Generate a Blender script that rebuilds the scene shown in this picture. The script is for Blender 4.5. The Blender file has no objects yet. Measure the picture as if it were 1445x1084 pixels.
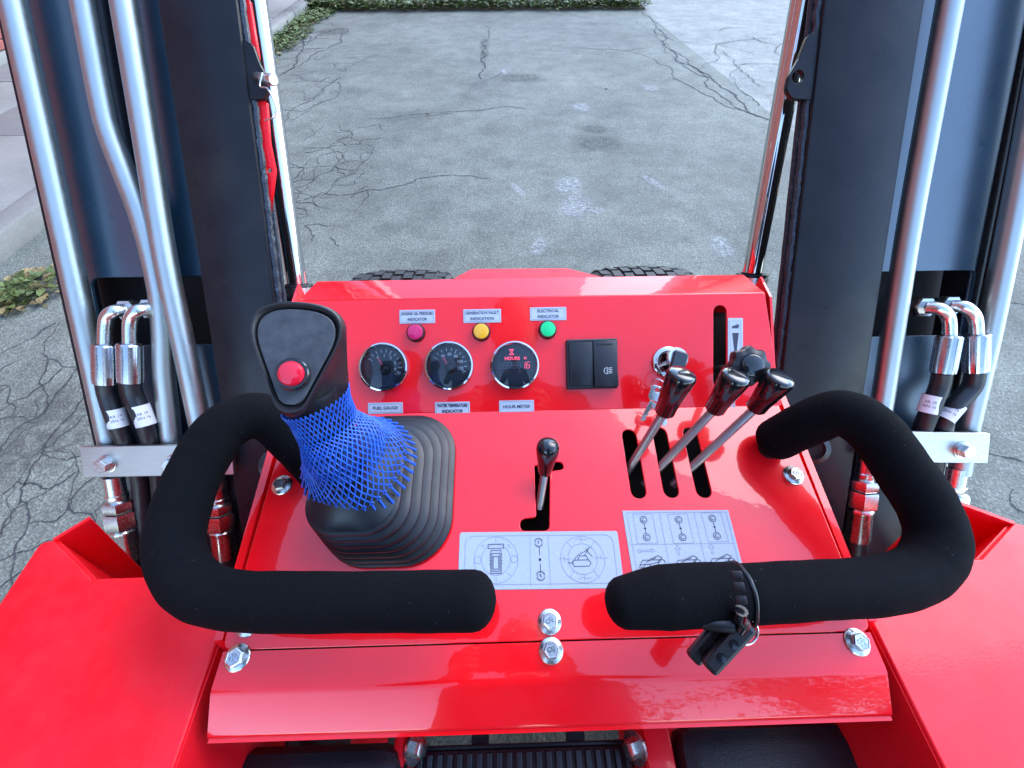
import bpy, bmesh, math, random
from mathutils import Vector, Matrix
random.seed(7)
sc = bpy.context.scene
COL = sc.collection
R = math.radians
# ------------------------------------------------------------------ camera
F_PX, PITCH, YAW = 620.0, R(50), R(1.5)
CAM = Vector((-0.038, 0.0, 1.42))
cd = bpy.data.cameras.new('camera'); cam = bpy.data.objects.new('camera', cd); COL.objects.link(cam)
cam.location = CAM; cam.rotation_euler = (math.pi/2-PITCH, 0, -YAW)
cd.sensor_width = 36; cd.lens = 36*F_PX/1445; cd.clip_start = 0.01; cd.clip_end = 500
sc.camera = cam
# ------------------------------------------------------------------ sky and sun
SUN_EL, SUN_AZ = R(42), R(48)
w = bpy.data.worlds.new("World"); sc.world = w; w.use_nodes = True
nt = w.node_tree; nt.nodes.clear()
sky = nt.nodes.new('ShaderNodeTexSky'); sky.sky_type = 'NISHITA'; sky.sun_disc = False
sky.sun_elevation = SUN_EL; sky.sun_rotation = SUN_AZ; sky.air_density = 1.0; sky.dust_density = 0.4; sky.ozone_density = 2.5
bg = nt.nodes.new('ShaderNodeBackground'); bg.inputs[1].default_value = 0.15
wo = nt.nodes.new('ShaderNodeOutputWorld')
nt.links.new(sky.outputs[0], bg.inputs[0]); nt.links.new(bg.outputs[0], wo.inputs[0])
sd = bpy.data.lights.new('sun', 'SUN'); sun = bpy.data.objects.new('sun', sd); COL.objects.link(sun)
sd.energy = 0.5; sd.angle = R(50); sd.color = (1, 0.96, 0.9)
sdir = Vector((math.sin(SUN_AZ)*math.cos(SUN_EL), math.cos(SUN_AZ)*math.cos(SUN_EL), math.sin(SUN_EL)))
sun.rotation_euler = sdir.to_track_quat('Z', 'Y').to_euler()
sc.view_settings.view_transform = 'Standard'; sc.view_settings.look = 'None'
sc.view_settings.exposure = 2.6; sc.view_settings.gamma = 1; sc.view_settings.use_curve_mapping = False
sc.render.engine = 'CYCLES'
sc.cycles.max_bounces = 8

# ------------------------------------------------------------------ surveying helpers: a sighting from the photographer's spot onto a known surface
_F = Vector((math.sin(YAW)*math.cos(PITCH), math.cos(YAW)*math.cos(PITCH), -math.sin(PITCH)))
_U = Vector((math.sin(YAW)*math.sin(PITCH), math.cos(YAW)*math.sin(PITCH), math.cos(PITCH)))
_R = Vector((math.cos(YAW), -math.sin(YAW), 0))
def ray(u, v): return _F + _R*((u-722.5)/F_PX) + _U*((542-v)/F_PX)
def at(u, v, d): return CAM + ray(u, v)*d
def on(u, v, p0, n):
    r = ray(u, v); return CAM + r*((Vector(p0)-CAM).dot(n)/r.dot(n))
def onz(u, v, z): return on(u, v, (0, 0, z), Vector((0, 0, 1)))
def onx(u, v, x): return on(u, v, (x, 0, 0), Vector((1, 0, 0)))
class Plane:
    """a sloping flat surface: origin, tilt about X; local x right, y up the slope, z out of it"""
    def __init__(s, o, th):
        s.o = Vector(o); s.ex = Vector((1,0,0)); s.ey = Vector((0, math.cos(th), math.sin(th))); s.n = Vector((0, -math.sin(th), math.cos(th)))
        s.M = Matrix(((s.ex.x, s.ey.x, s.n.x, s.o.x), (s.ex.y, s.ey.y, s.n.y, s.o.y), (s.ex.z, s.ey.z, s.n.z, s.o.z), (0,0,0,1)))
    def px(s, u, v, h=0):
        p = on(u, v, s.o + s.n*h, s.n) - s.o
        return (p.dot(s.ex), p.dot(s.ey))
    def w(s, x, y, h=0): return s.o + s.ex*x + s.ey*y + s.n*h
    def wp(s, u, v, h=0): x, y = s.px(u, v, h); return s.w(x, y, h)
    def at(s, x, y, h=0, rz=0): return s.M @ Matrix.Translation((x, y, h)) @ Matrix.Rotation(rz, 4, 'Z')

# ------------------------------------------------------------------ materials
def newmat(name):
    m = bpy.data.materials.new(name); m.use_nodes = True
    t = m.node_tree; b = t.nodes['Principled BSDF']
    return m, t, b
def coords(t, scale=1.0):
    tc = t.nodes.new('ShaderNodeTexCoord'); geo = t.nodes.new('ShaderNodeNewGeometry')
    return geo.outputs['Position']
def noise(t, vec, scale, detail=4, rough=0.6):
    n = t.nodes.new('ShaderNodeTexNoise'); n.inputs['Scale'].default_value = scale
    n.inputs['Detail'].default_value = detail; n.inputs['Roughness'].default_value = rough
    t.links.new(vec, n.inputs['Vector']); return n.outputs['Fac']
def ramp(t, fac, stops):
    r = t.nodes.new('ShaderNodeValToRGB'); e = r.color_ramp.elements
    while len(e) < len(stops): e.new(0.5)
    for k, (p, c) in enumerate(stops):
        e[k].position = p; e[k].color = (c[0], c[1], c[2], 1) if isinstance(c, tuple) else (c, c, c, 1)
    t.links.new(fac, r.inputs[0]); return r.outputs[0]
def mix(t, f, a, b, mode='MIX'):
    m = t.nodes.new('ShaderNodeMix'); m.data_type = 'RGBA'; m.blend_type = mode
    for s, x in ((0, f), (6, a), (7, b)):
        if hasattr(x, 'links'): t.links.new(x, m.inputs[s])
        elif s == 0: m.inputs[0].default_value = x
        else: m.inputs[s].default_value = (*x, 1) if len(x) == 3 else x
    return m.outputs[2]
def bump(t, b, h, strength, dist):
    n = t.nodes.new('ShaderNodeBump'); n.inputs['Strength'].default_value = strength; n.inputs['Distance'].default_value = dist
    t.links.new(h, n.inputs['Height']); t.links.new(n.outputs[0], b.inputs['Normal']); return n
def simple(name, col, rough=0.5, metal=0.0, coat=0.0, nscale=0, nvar=0.15, bs=0, bd=0.001, spec=0.5, rvar=0.0):
    m, t, b = newmat(name)
    b.inputs['Roughness'].default_value = rough; b.inputs['Metallic'].default_value = metal
    b.inputs['Coat Weight'].default_value = coat; b.inputs['Coat Roughness'].default_value = 0.04
    b.inputs['Specular IOR Level'].default_value = spec
    b.inputs['Base Color'].default_value = (*col, 1)
    if nscale:
        p = coords(t); n = noise(t, p, nscale)
        c = ramp(t, n, [(0.3, tuple(x*(1-nvar) for x in col)), (0.7, tuple(min(1, x*(1+nvar)) for x in col))])
        t.links.new(c, b.inputs['Base Color'])
        if rvar:
            rr = ramp(t, noise(t, p, nscale*0.6), [(0.3, max(0, rough-rvar)), (0.7, rough+rvar)]); t.links.new(rr, b.inputs['Roughness'])
        if bs: bump(t, b, noise(t, p, nscale*2), bs, bd)
    return m

def red_material(name, col, rough, coat, peel, dust):
    m, t, b = newmat(name); p = coords(t)
    sp = noise(t, p, 900, 2)                       # specks of dust sitting on the enamel
    spk = ramp(t, sp, [(0.70, 0.0), (0.78, 1.0)])
    big = noise(t, p, 9, 4)
    c = ramp(t, big, [(0.3, (col[0]*0.95, col[1], col[2])), (0.7, (col[0], col[1]*2.2, col[2]*2.0))])
    c = mix(t, ramp(t, noise(t, p, 3.2, 5), [(0.42, 0.0), (0.75, 0.05 if coat < .5 else .02)]), c, (0.60, 0.20, 0.22))
    v = t.nodes.new('ShaderNodeTexVoronoi'); v.inputs['Scale'].default_value = 170; t.links.new(p, v.inputs['Vector'])
    dots = ramp(t, v.outputs['Distance'], [(0.045, 1.0), (0.075, 0.0)])
    dotmask = mix(t, ramp(t, noise(t, p, 60), [(0.52, 0.0), (0.6, 1.0)]), (0,0,0), dots)
    c2 = mix(t, dotmask, c, (0.25, 0.03, 0.03))
    c2 = mix(t, ramp(t, noise(t, p, 40, 6), [(0.45, 0.0), (0.9, dust)]), c2, (0.55, 0.42, 0.42))
    c2 = mix(t, mix(t, spk, (0,0,0), (.30,.30,.30)), c2, (0.80, 0.35, 0.36))
    t.links.new(c2, b.inputs['Base Color'])
    rr = ramp(t, noise(t, p, 25, 5), [(0.3, rough*0.75), (0.7, rough*1.3)]); t.links.new(rr, b.inputs['Roughness'])
    b.inputs['Coat Weight'].default_value = coat; b.inputs['Coat Roughness'].default_value = 0.03
    b.inputs['Coat IOR'].default_value = 1.5
    b.inputs['Specular IOR Level'].default_value = 0.25
    bn = bump(t, b, noise(t, p, peel[0], 2, 0.4), peel[1], 0.0006)
    t.links.new(bn.outputs[0], b.inputs['Coat Normal'])
    return m
M = {}
M['red'] = red_material('red_gloss_paint', (0.95, 0.002, 0.006), 0.22, 1.0, (95, 0.10), 0.012)
M['red_satin'] = red_material('red_satin_paint', (0.93, 0.003, 0.010), 0.42, 0.25, (420, 0.09), 0.03)
def dark_paint():
    m, t, b = newmat('dark_grey_paint'); p = coords(t)
    c = ramp(t, noise(t, p, 14, 5), [(0.3, (0.009,0.010,0.013)), (0.7, (0.015,0.016,0.020))])
    sc_ = ramp(t, noise(t, p, 520, 3), [(0.72, 0.0), (0.80, 0.5)])
    c = mix(t, sc_, c, (0.13,0.13,0.14))
    mp = t.nodes.new('ShaderNodeMapping'); mp.inputs['Scale'].default_value = (1.0, .10, .10); t.links.new(p, mp.inputs[0])
    c = mix(t, ramp(t, noise(t, mp.outputs[0], 420, 3), [(0.70, 0.0), (0.80, 0.22)]), c, (0.12,0.11,0.10))
    c = mix(t, ramp(t, noise(t, p, 5, 6), [(0.50, 0.0), (0.85, 0.30)]), c, (0.075,0.065,0.055))
    t.links.new(c, b.inputs['Base Color'])
    t.links.new(ramp(t, noise(t, p, 30, 4), [(0.3, 0.23), (0.7, 0.38)]), b.inputs['Roughness'])
    bump(t, b, noise(t, p, 500, 3), 0.12, 0.0004); b.inputs['Specular IOR Level'].default_value = 0.20
    return m
M['dark'] = dark_paint()
def web_paint():
    m, t, b = newmat('web_sky_tinted_paint'); p = coords(t)  # the sky's blue reflection is put into the web's base colour
    c = ramp(t, noise(t, p, 10, 5), [(0.3, (0.014,0.040,0.066)), (0.7, (0.020,0.055,0.088))]); t.links.new(c, b.inputs['Base Color'])
    t.links.new(ramp(t, noise(t, p, 30, 4), [(0.3, 0.26), (0.7, 0.36)]), b.inputs['Roughness']); b.inputs['Coat Weight'].default_value = 0.8; b.inputs['Coat Roughness'].default_value = 0.25; b.inputs['Coat IOR'].default_value = 1.8
    bump(t, b, noise(t, p, 400, 3), 0.1, 0.0004); return m
M['web'] = web_paint()
def weld_mat():
    m, t, b = newmat('weld_bead'); p = coords(t)
    c = ramp(t, noise(t, p, 240, 5), [(0.52, (0.015,0.02,0.03)), (0.66, (0.04,0.055,0.08)), (0.75, (0.25,0.28,0.32))])
    t.links.new(c, b.inputs['Base Color']); b.inputs['Roughness'].default_value = 0.3
    bump(t, b, noise(t, p, 300, 4), 0.8, 0.001); return m
M['weld'] = weld_mat()
def foam():
    m, t, b = newmat('black_foam'); p = coords(t)
    c = ramp(t, noise(t, p, 1500, 3), [(0.4, (0.0015,0.002,0.003)), (0.62, (0.004,0.005,0.007)), (0.80, (0.022,0.028,0.036))])
    v = t.nodes.new('ShaderNodeTexVoronoi'); v.inputs['Scale'].default_value = 120; t.links.new(p, v.inputs['Vector'])
    c = mix(t, ramp(t, v.outputs['Distance'], [(0.03, 1.0), (0.05, 0.0)]), c, (0.13,0.13,0.14))
    t.links.new(c, b.inputs['Base Color']); b.inputs['Roughness'].default_value = 0.95
    b.inputs['Specular IOR Level'].default_value = 0.12
    bump(t, b, noise(t, p, 1100, 4), 0.8, 0.0016); return m
M['foam'] = foam()
def zinc(name, col, rough, streak):
    m, t, b = newmat(name); p = coords(t)
    mp = t.nodes.new('ShaderNodeMapping'); mp.inputs['Scale'].default_value = streak; t.links.new(p, mp.inputs[0])
    n = noise(t, mp.outputs[0], 60, 5)
    c = ramp(t, n, [(0.3, tuple(x*0.92 for x in col)), (0.7, col)])
    t.links.new(c, b.inputs['Base Color']); b.inputs['Metallic'].default_value = 1.0
    t.links.new(ramp(t, noise(t, p, 120, 4), [(0.3, rough*0.88), (0.7, rough*1.15)]), b.inputs['Roughness'])
    bump(t, b, noise(t, p, 260, 3), 0.05, 0.0003)
    return m
M['zinc'] = zinc('zinc_plated_steel', (0.66, 0.67, 0.65), 0.27, (1, 1, 1))
M['pipe'] = zinc('zinc_plated_pipe', (0.46, 0.49, 0.47), 0.42, (3, 0.4, 0.4))
M['bar'] = zinc('brushed_zinc_bar', (0.50, 0.50, 0.47), 0.38, (0.6, 4, 4))
M['crimp'] = zinc('crimped_steel', (0.50, 0.52, 0.54), 0.28, (5, 1, 1))
M['chrome'] = simple('hard_chrome', (0.62, 0.62, 0.62), 0.05, 1.0)
M['rubber'] = simple('black_rubber', (0.012, 0.013, 0.016), 0.42, nscale=60, nvar=0.3, bs=0.15, bd=0.0006, rvar=0.08)
M['boot'] = simple('boot_rubber', (0.005, 0.007, 0.010), 0.42, nscale=50, nvar=0.3, bs=0.1, bd=0.0005, rvar=0.06)
M['tyre'] = simple('tyre_rubber', (0.014, 0.014, 0.015), 0.7, nscale=40, nvar=0.3)
M['plastic'] = simple('black_plastic', (0.010, 0.010, 0.012), 0.36, nscale=700, nvar=0.25, bs=0.2, bd=0.0003)
M['gloss_black'] = simple('polished_black_plastic', (0.006, 0.006, 0.008), 0.17, coat=0.5)
M['grey_pad'] = simple('scuffed_grey_plastic', (0.040, 0.044, 0.050), 0.42, nscale=110, nvar=0.35, bs=0.15, bd=0.0003, rvar=0.1)
M['inner'] = simple('interior_shade', (0.012, 0.010, 0.010), 0.8)  # near-black paints in the shade inside slots, window and pockets; also rocker dots
M['netblue'] = simple('blue_polythene_net', (0.002, 0.085, 0.47), 0.5, nscale=120, nvar=0.2)
M['sticker'] = simple('silver_sticker', (0.46, 0.50, 0.57), 0.42, nscale=900, nvar=0.05)
M['sheet'] = simple('brushed_silver_decal', (0.36, 0.41, 0.50), 0.45, nscale=700, nvar=0.10)
M['ink'] = simple('printed_ink', (0.03, 0.035, 0.06), 0.6)
M['greyink'] = simple('pale_printed_ink', (0.22, 0.25, 0.32), 0.6)
M['white'] = simple('white_print', (0.75, 0.75, 0.75), 0.6)
M['redbtn'] = simple('red_button_plastic', (0.62, 0.008, 0.03), 0.12, coat=0.6)
M['gaugeface'] = simple('dark_gauge_face', (0.018, 0.026, 0.040), 0.45)
M['needle'] = simple('red_needle', (0.95, 0.10, 0.16), 0.4)
M['led'] = simple('lit_red_digits', (0.9, 0.08, 0.16), 0.4); _b = M['led'].node_tree.nodes['Principled BSDF']; _b.inputs['Emission Color'].default_value = (1, .08, .18, 1); _b.inputs['Emission Strength'].default_value = .22
M['dimled'] = simple('unlit_digits', (0.16, 0.18, 0.22), 0.5)
M['leather'] = simple('black_vinyl', (0.008, 0.011, 0.016), 0.36, nscale=330, nvar=0.3, bs=0.6, bd=0.0012)
def lens(name, col, em):
    m, t, b = newmat(name); b.inputs['Base Color'].default_value = (*col, 1); b.inputs['Roughness'].default_value = 0.25
    b.inputs['Coat Weight'].default_value = 0.6; return m
M['magenta'] = lens('magenta_lens', (0.62, 0.008, 0.12), 0); M['amber'] = lens('amber_lens', (0.85, 0.42, 0.012), 0); M['green'] = lens('green_lens', (0.0, 0.62, 0.20), 0)
def glassmat():
    m = bpy.data.materials.new('gauge_glass'); m.use_nodes = True; t = m.node_tree; t.nodes.clear()
    tr = t.nodes.new('ShaderNodeBsdfTransparent'); tr.inputs[0].default_value = (0.93,0.95,0.96,1)
    gl = t.nodes.new('ShaderNodeBsdfGlossy'); gl.inputs['Roughness'].default_value = 0.03
    fr = t.nodes.new('ShaderNodeFresnel'); fr.inputs[0].default_value = 1.6
    mx = t.nodes.new('ShaderNodeMixShader'); out = t.nodes.new('ShaderNodeOutputMaterial')
    t.links.new(fr.outputs[0], mx.inputs[0]); t.links.new(tr.outputs[0], mx.inputs[1]); t.links.new(gl.outputs[0], mx.inputs[2]); t.links.new(mx.outputs[0], out.inputs[0])
    return m
M['glass'] = glassmat()
def asphalt(name, dark, light, tint):
    m, t, b = newmat(name); p = coords(t)
    big = noise(t, p, 0.55, 5, 0.6); mid = noise(t, p, 5, 6, 0.65); fine = noise(t, p, 110, 3, 0.7)
    v = t.nodes.new('ShaderNodeTexVoronoi'); v.inputs['Scale'].default_value = 130; t.links.new(p, v.inputs['Vector'])
    col = ramp(t, big, [(0.3, tuple(dark*x for x in tint)), (0.7, tuple(light*x for x in tint))])
    col = mix(t, 0.75, col, ramp(t, mid, [(0.3, (0.62,0.62,0.62)), (0.7, (1.2,1.2,1.2))]), 'MULTIPLY')
    col = mix(t, 0.75, col, ramp(t, v.outputs['Color'], [(0.1, (0.6,0.6,0.6)), (0.55, (0.95,0.95,0.95)), (0.95, (1.5,1.5,1.5))]), 'MULTIPLY')
    col = mix(t, 0.8, col, ramp(t, noise(t, p, 1.7, 7, 0.7), [(0.32, (0.70,0.71,0.73)), (0.5, (1,1,1)), (0.72, (1.18,1.18,1.17))]), 'MULTIPLY')
    col = mix(t, 0.6, col, ramp(t, fine, [(0.35, (0.6,0.6,0.6)), (0.65, (1.3,1.3,1.3))]), 'MULTIPLY')
    t.links.new(col, b.inputs['Base Color']); b.inputs['Roughness'].default_value = 0.85
    h = mix(t, 0.5, v.outputs['Distance'], fine)
    bump(t, b, h, 0.7, 0.006); return m
M['asphalt'] = asphalt('worn_asphalt', 0.105, 0.19, (1.03, 1.09, 0.88))
M['lot'] = asphalt('far_concrete_lot', 0.19, 0.26, (1.05, 1.06, 0.93))
def concrete():
    m, t, b = newmat('pavement_concrete'); p = coords(t)
    c = ramp(t, noise(t, p, 1.2, 6), [(0.3, (0.15,0.142,0.125)), (0.7, (0.25,0.24,0.215))])
    c = mix(t, 0.5, c, ramp(t, noise(t, p, 70, 5), [(0.3, (0.75,0.75,0.75)), (0.7, (1.15,1.15,1.15))]), 'MULTIPLY')
    t.links.new(c, b.inputs['Base Color']); b.inputs['Roughness'].default_value = 0.9
    bump(t, b, noise(t, p, 90, 5), 0.4, 0.003); return m
M['concrete'] = concrete()
M['crack'] = simple('crack_shadow_dirt', (0.045, 0.047, 0.050), 1.0, nscale=30, nvar=0.4)
M['soil'] = simple('soil', (0.07, 0.055, 0.04), 1.0, nscale=25, nvar=0.4, bs=0.6, bd=0.01)
M['brick'] = simple('red_brick', (0.26, 0.07, 0.055), 0.9, nscale=9, nvar=0.45, bs=0.4, bd=0.003)
M['mortar'] = simple('mortar', (0.13, 0.10, 0.09), 0.95, nscale=30, nvar=0.2)
M['leafA'] = simple('weed_leaf', (0.085, 0.12, 0.028), 0.6, nscale=12, nvar=0.6)
M['leafB'] = simple('dry_leaf', (0.20, 0.15, 0.06), 0.7, nscale=12, nvar=0.5)
M['bark'] = simple('bark', (0.10, 0.075, 0.055), 0.9, nscale=20, nvar=0.3)
M['treeleaf'] = simple('tree_leaf', (0.045, 0.085, 0.02), 0.6, nscale=3, nvar=0.5)
M['cloth'] = simple('dark_jacket_cloth', (0.018, 0.020, 0.026), 0.9, nscale=80, nvar=0.3)
M['jeans'] = simple('denim', (0.03, 0.045, 0.09), 0.9, nscale=80, nvar=0.3)
M['skin'] = simple('skin', (0.50, 0.30, 0.22), 0.5)
M['hair'] = simple('hair', (0.03, 0.02, 0.015), 0.6)
def scuffmat(name, col, lo, hi, sc_, amt=1.0):
    m, t, b = newmat(name); p = coords(t)
    b.inputs['Base Color'].default_value = (*col, 1); b.inputs['Roughness'].default_value = 0.95
    n = noise(t, p, sc_, 6, 0.8); at_ = t.nodes.new('ShaderNodeVertexColor'); at_.layer_name = 'fade'
    mm = t.nodes.new('ShaderNodeMath'); mm.operation = 'MULTIPLY'
    t.links.new(ramp(t, n, [(lo, 0.0), (hi, amt)]), mm.inputs[0]); t.links.new(at_.outputs[0], mm.inputs[1])
    t.links.new(mm.outputs[0], b.inputs['Alpha']); return m
M['scuff'] = scuffmat('chalky_scuff', (0.46, 0.47, 0.47), 0.42, 0.62, 34, 0.62)
M['stain_shade'] = scuffmat('oily_stain_and_shade', (0.075, 0.070, 0.062), 0.38, 0.66, 22, 0.6)  # also carries the loader's shade painted at lower left

# ------------------------------------------------------------------ object helpers
WLOC = {}
def empty(name, loc, label, cat, group=None, kind=None):
    o = bpy.data.objects.new(name, None); COL.objects.link(o); o.location = loc; o.empty_display_size = 0.1
    o['label'] = label; o['category'] = cat
    if group: o['group'] = group
    WLOC[o] = Vector(loc); return o
def link(name, me, mat, parent=None, label=None, smooth=True, stuff=False, mod=None):
    """mesh in world coordinates -> object with its origin at its own centre"""
    if me.vertices:
        lo = Vector((min(v.co[i] for v in me.vertices) for i in range(3))); hi = Vector((max(v.co[i] for v in me.vertices) for i in range(3)))
        c = (lo+hi)/2
    else: c = Vector((0,0,0))
    me.transform(Matrix.Translation(-c))
    if mat is not None: me.materials.clear(); me.materials.append(mat)
    o = bpy.data.objects.new(name, me); COL.objects.link(o)
    if parent is not None: o.parent = parent; o.location = c - WLOC[parent]
    else: o.location = c
    WLOC[o] = c
    if smooth:
        me.polygons.foreach_set('use_smooth', [True]*len(me.polygons))
        try: me.set_sharp_from_angle(angle=R(38))
        except Exception: pass
    if label: o['label'] = label
    if stuff: o['kind'] = 'stuff'
    return o
def top(o, label, cat, group=None):
    o['label'] = label; o['category'] = cat
    if group: o['group'] = group
    return o
def struct(o): o['kind'] = 'structure'; return o
def inst(name, me, mat4, parent, label=None):
    o = bpy.data.objects.new(name, me); COL.objects.link(o); o.parent = parent
    o.matrix_local = Matrix.Translation(-WLOC[parent]) @ mat4
    WLOC[o] = mat4.translation.copy()
    if label: o['label'] = label
    return o
def bm_mesh(bm, name='m'):
    bmesh.ops.recalc_face_normals(bm, faces=bm.faces)
    me = bpy.data.meshes.new(name); bm.to_mesh(me); bm.free(); return me
def box(bm, lo, hi, M4=None, bev=0.0):
    x0,y0,z0 = lo; x1,y1,z1 = hi
    vs = [bm.verts.new(p) for p in ((x0,y0,z0),(x1,y0,z0),(x1,y1,z0),(x0,y1,z0),(x0,y0,z1),(x1,y0,z1),(x1,y1,z1),(x0,y1,z1))]
    fs = [bm.faces.new([vs[i] for i in f]) for f in ((3,2,1,0),(4,5,6,7),(0,1,5,4),(1,2,6,5),(2,3,7,6),(3,0,4,7))]
    if bev:
        es = list({e for f in fs for e in f.edges})
        r = bmesh.ops.bevel(bm, geom=es, offset=bev, segments=2, affect='EDGES', profile=0.5)
        vs = list({v for f in r['faces'] for v in f.verts} | {v for v in vs if v.is_valid})
    if M4 is not None:
        for v in vs: v.co = M4 @ v.co
def boxobj(name, lo, hi, mat, parent=None, M4=None, bev=0.0, label=None):
    bm = bmesh.new(); box(bm, lo, hi, None, bev); me = bm_mesh(bm)
    if M4 is not None: me.transform(M4)
    return link(name, me, mat, parent, label)
def catmull(pts, n=8):
    P = [Vector(p) for p in pts]; out = []
    if len(P) < 3: 
        return [P[0].lerp(P[-1], i/n) for i in range(n+1)]
    Q = [P[0]*2-P[1]] + P + [P[-1]*2-P[-2]]
    for i in range(1, len(Q)-2):
        a,b,c,d = Q[i-1],Q[i],Q[i+1],Q[i+2]
        for k in range(n):
            t = k/n
            out.append(0.5*((2*b)+(c-a)*t+(2*a-5*b+4*c-d)*t*t+(3*b-a-3*c+d)*t**3))
    out.append(P[-1]); return out
def sweep(bm, pts, rad, seg=12, caps='flat', closed=False):
    """tube along points; rad number or list; caps flat|round|none"""
    n = len(pts); rr = rad if isinstance(rad, (list, tuple)) else [rad]*n
    rings = []; up = None
    P = [Vector(p) for p in pts]
    if caps == 'round':
        a = (P[0]-P[1]).normalized(); b = (P[-1]-P[-2]).normalized(); r0, r1 = rr[0], rr[-1]
        pre = [(P[0]+a*r0*math.sin(t)*0.8, r0*math.cos(t)) for t in (1.5, 1.2, 0.9, 0.6, 0.3)]
        post = [(P[-1]+b*r1*math.sin(t)*0.8, r1*math.cos(t)) for t in (0.3, 0.6, 0.9, 1.2, 1.5)]
        P = [p for p,_ in pre]+P+[p for p,_ in post]; rr = [r for _,r in pre]+list(rr)+[r for _,r in post]; n = len(P)
    for i in range(n):
        if closed: t = (P[(i+1)%n]-P[i-1]).normalized()
        else: t = (P[min(i+1,n-1)]-P[max(i-1,0)]).normalized()
        if up is None:
            up = Vector((0,0,1)) if abs(t.z) < 0.9 else Vector((1,0,0))
            up = (up - t*up.dot(t)).normalized()
        else:
            up = up - t*up.dot(t); up.normalize()
        s = t.cross(up)
        rings.append([bm.verts.new(P[i]+(up*math.cos(2*math.pi*k/seg)+s*math.sin(2*math.pi*k/seg))*rr[i]) for k in range(seg)])
    m = n if closed else n-1
    for i in range(m):
        a, b = rings[i], rings[(i+1)%n]
        for k in range(seg): bm.faces.new((a[k], a[(k+1)%seg], b[(k+1)%seg], b[k]))
    if not closed and caps != 'none':
        bm.faces.new(rings[0][::-1]); bm.faces.new(rings[-1])
def tube(name, pts, rad, mat, parent=None, seg=16, caps='flat', smoothn=8, label=None, closed=False):
    bm = bmesh.new(); P = catmull(pts, smoothn) if smoothn else [Vector(p) for p in pts]
    if isinstance(rad, (list, tuple)) and len(rad) == len(pts) and len(P) != len(pts):
        n = len(P); L = []
        for i in range(n):
            f = i/(n-1)*(len(rad)-1); k = min(int(f), len(rad)-2); L.append(rad[k]+(rad[k+1]-rad[k])*(f-k))
        rad = L
    sweep(bm, P, rad, seg, caps, closed)
    return link(name, bm_mesh(bm), mat, parent, label)
def frame(o, z, xhint=Vector((1,0,0))):
    z = Vector(z).normalized(); x = xhint - z*xhint.dot(z)
    if x.length < 1e-4: x = Vector((0,1,0)) - z*z.y
    x.normalize(); y = z.cross(x); o = Vector(o)
    return Matrix(((x.x,y.x,z.x,o.x),(x.y,y.y,z.y,o.y),(x.z,y.z,z.z,o.z),(0,0,0,1)))
def lathe(bm, prof, seg=32, fn=None):
    """prof [(r,z)], optional fn(angle, r, z)->r"""
    rings = []
    for r, z in prof:
        if r < 1e-6: rings.append([bm.verts.new((0,0,z))])
        else: rings.append([bm.verts.new(((fn(2*math.pi*k/seg, r, z) if fn else r)*math.cos(2*math.pi*k/seg), (fn(2*math.pi*k/seg, r, z) if fn else r)*math.sin(2*math.pi*k/seg), z)) for k in range(seg)])
    for a, b in zip(rings, rings[1:]):
        if len(a) == 1 and len(b) == 1: continue
        for k in range(seg):
            k2 = (k+1) % seg
            if len(a) == 1: bm.faces.new((a[0], b[k2], b[k]))
            elif len(b) == 1: bm.faces.new((a[k], a[k2], b[0]))
            else: bm.faces.new((a[k], a[k2], b[k2], b[k]))
def lathe_mesh(prof, mat, seg=32, fn=None, M4=None):
    bm = bmesh.new(); lathe(bm, prof, seg, fn); me = bm_mesh(bm)
    if M4 is not None: me.transform(M4)
    me.materials.append(mat)
    me.polygons.foreach_set('use_smooth', [True]*len(me.polygons))
    try: me.set_sharp_from_angle(angle=R(35))
    except Exception: pass
    return me
def lobj(name, prof, mat, M4, parent, seg=32, fn=None, label=None):
    bm = bmesh.new(); lathe(bm, prof, seg, fn); me = bm_mesh(bm); me.transform(M4)
    return link(name, me, mat, parent, label)
def roundpoly(pts, r, n=6):
    out = []; N = len(pts); rl = r if isinstance(r, (list, tuple)) else [r]*N
    for i in range(N):
        p = Vector(pts[i]).to_2d() if len(pts[i]) > 2 else Vector(pts[i]); a = Vector(pts[i-1][:2])-p; b = Vector(pts[(i+1)%N][:2])-p
        la, lb = a.length, b.length; rr = rl[i]
        if rr <= 0: out.append((p.x, p.y)); continue
        a.normalize(); b.normalize(); ang = a.angle(b); d = min(rr/math.tan(ang/2), la*0.49, lb*0.49)
        p0 = p+a*d; p1 = p+b*d
        for k in range(n+1):
            t = k/n; q = p0*(1-t)**2+p*2*t*(1-t)+p1*t*t; out.append((q.x, q.y))
    return out
def slot(p, q, r, n=8):
    p = Vector(p); q = Vector(q); d = (q-p).normalized(); a0 = math.atan2(d.y, d.x)
    out = [(q.x+r*math.cos(a0-math.pi/2+math.pi*k/n), q.y+r*math.sin(a0-math.pi/2+math.pi*k/n)) for k in range(n+1)]
    out += [(p.x+r*math.cos(a0+math.pi/2+math.pi*k/n), p.y+r*math.sin(a0+math.pi/2+math.pi*k/n)) for k in range(n+1)]
    return out
def circle(c, r, n=24): return [(c[0]+r*math.cos(2*math.pi*k/n), c[1]+r*math.sin(2*math.pi*k/n)) for k in range(n)]
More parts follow.
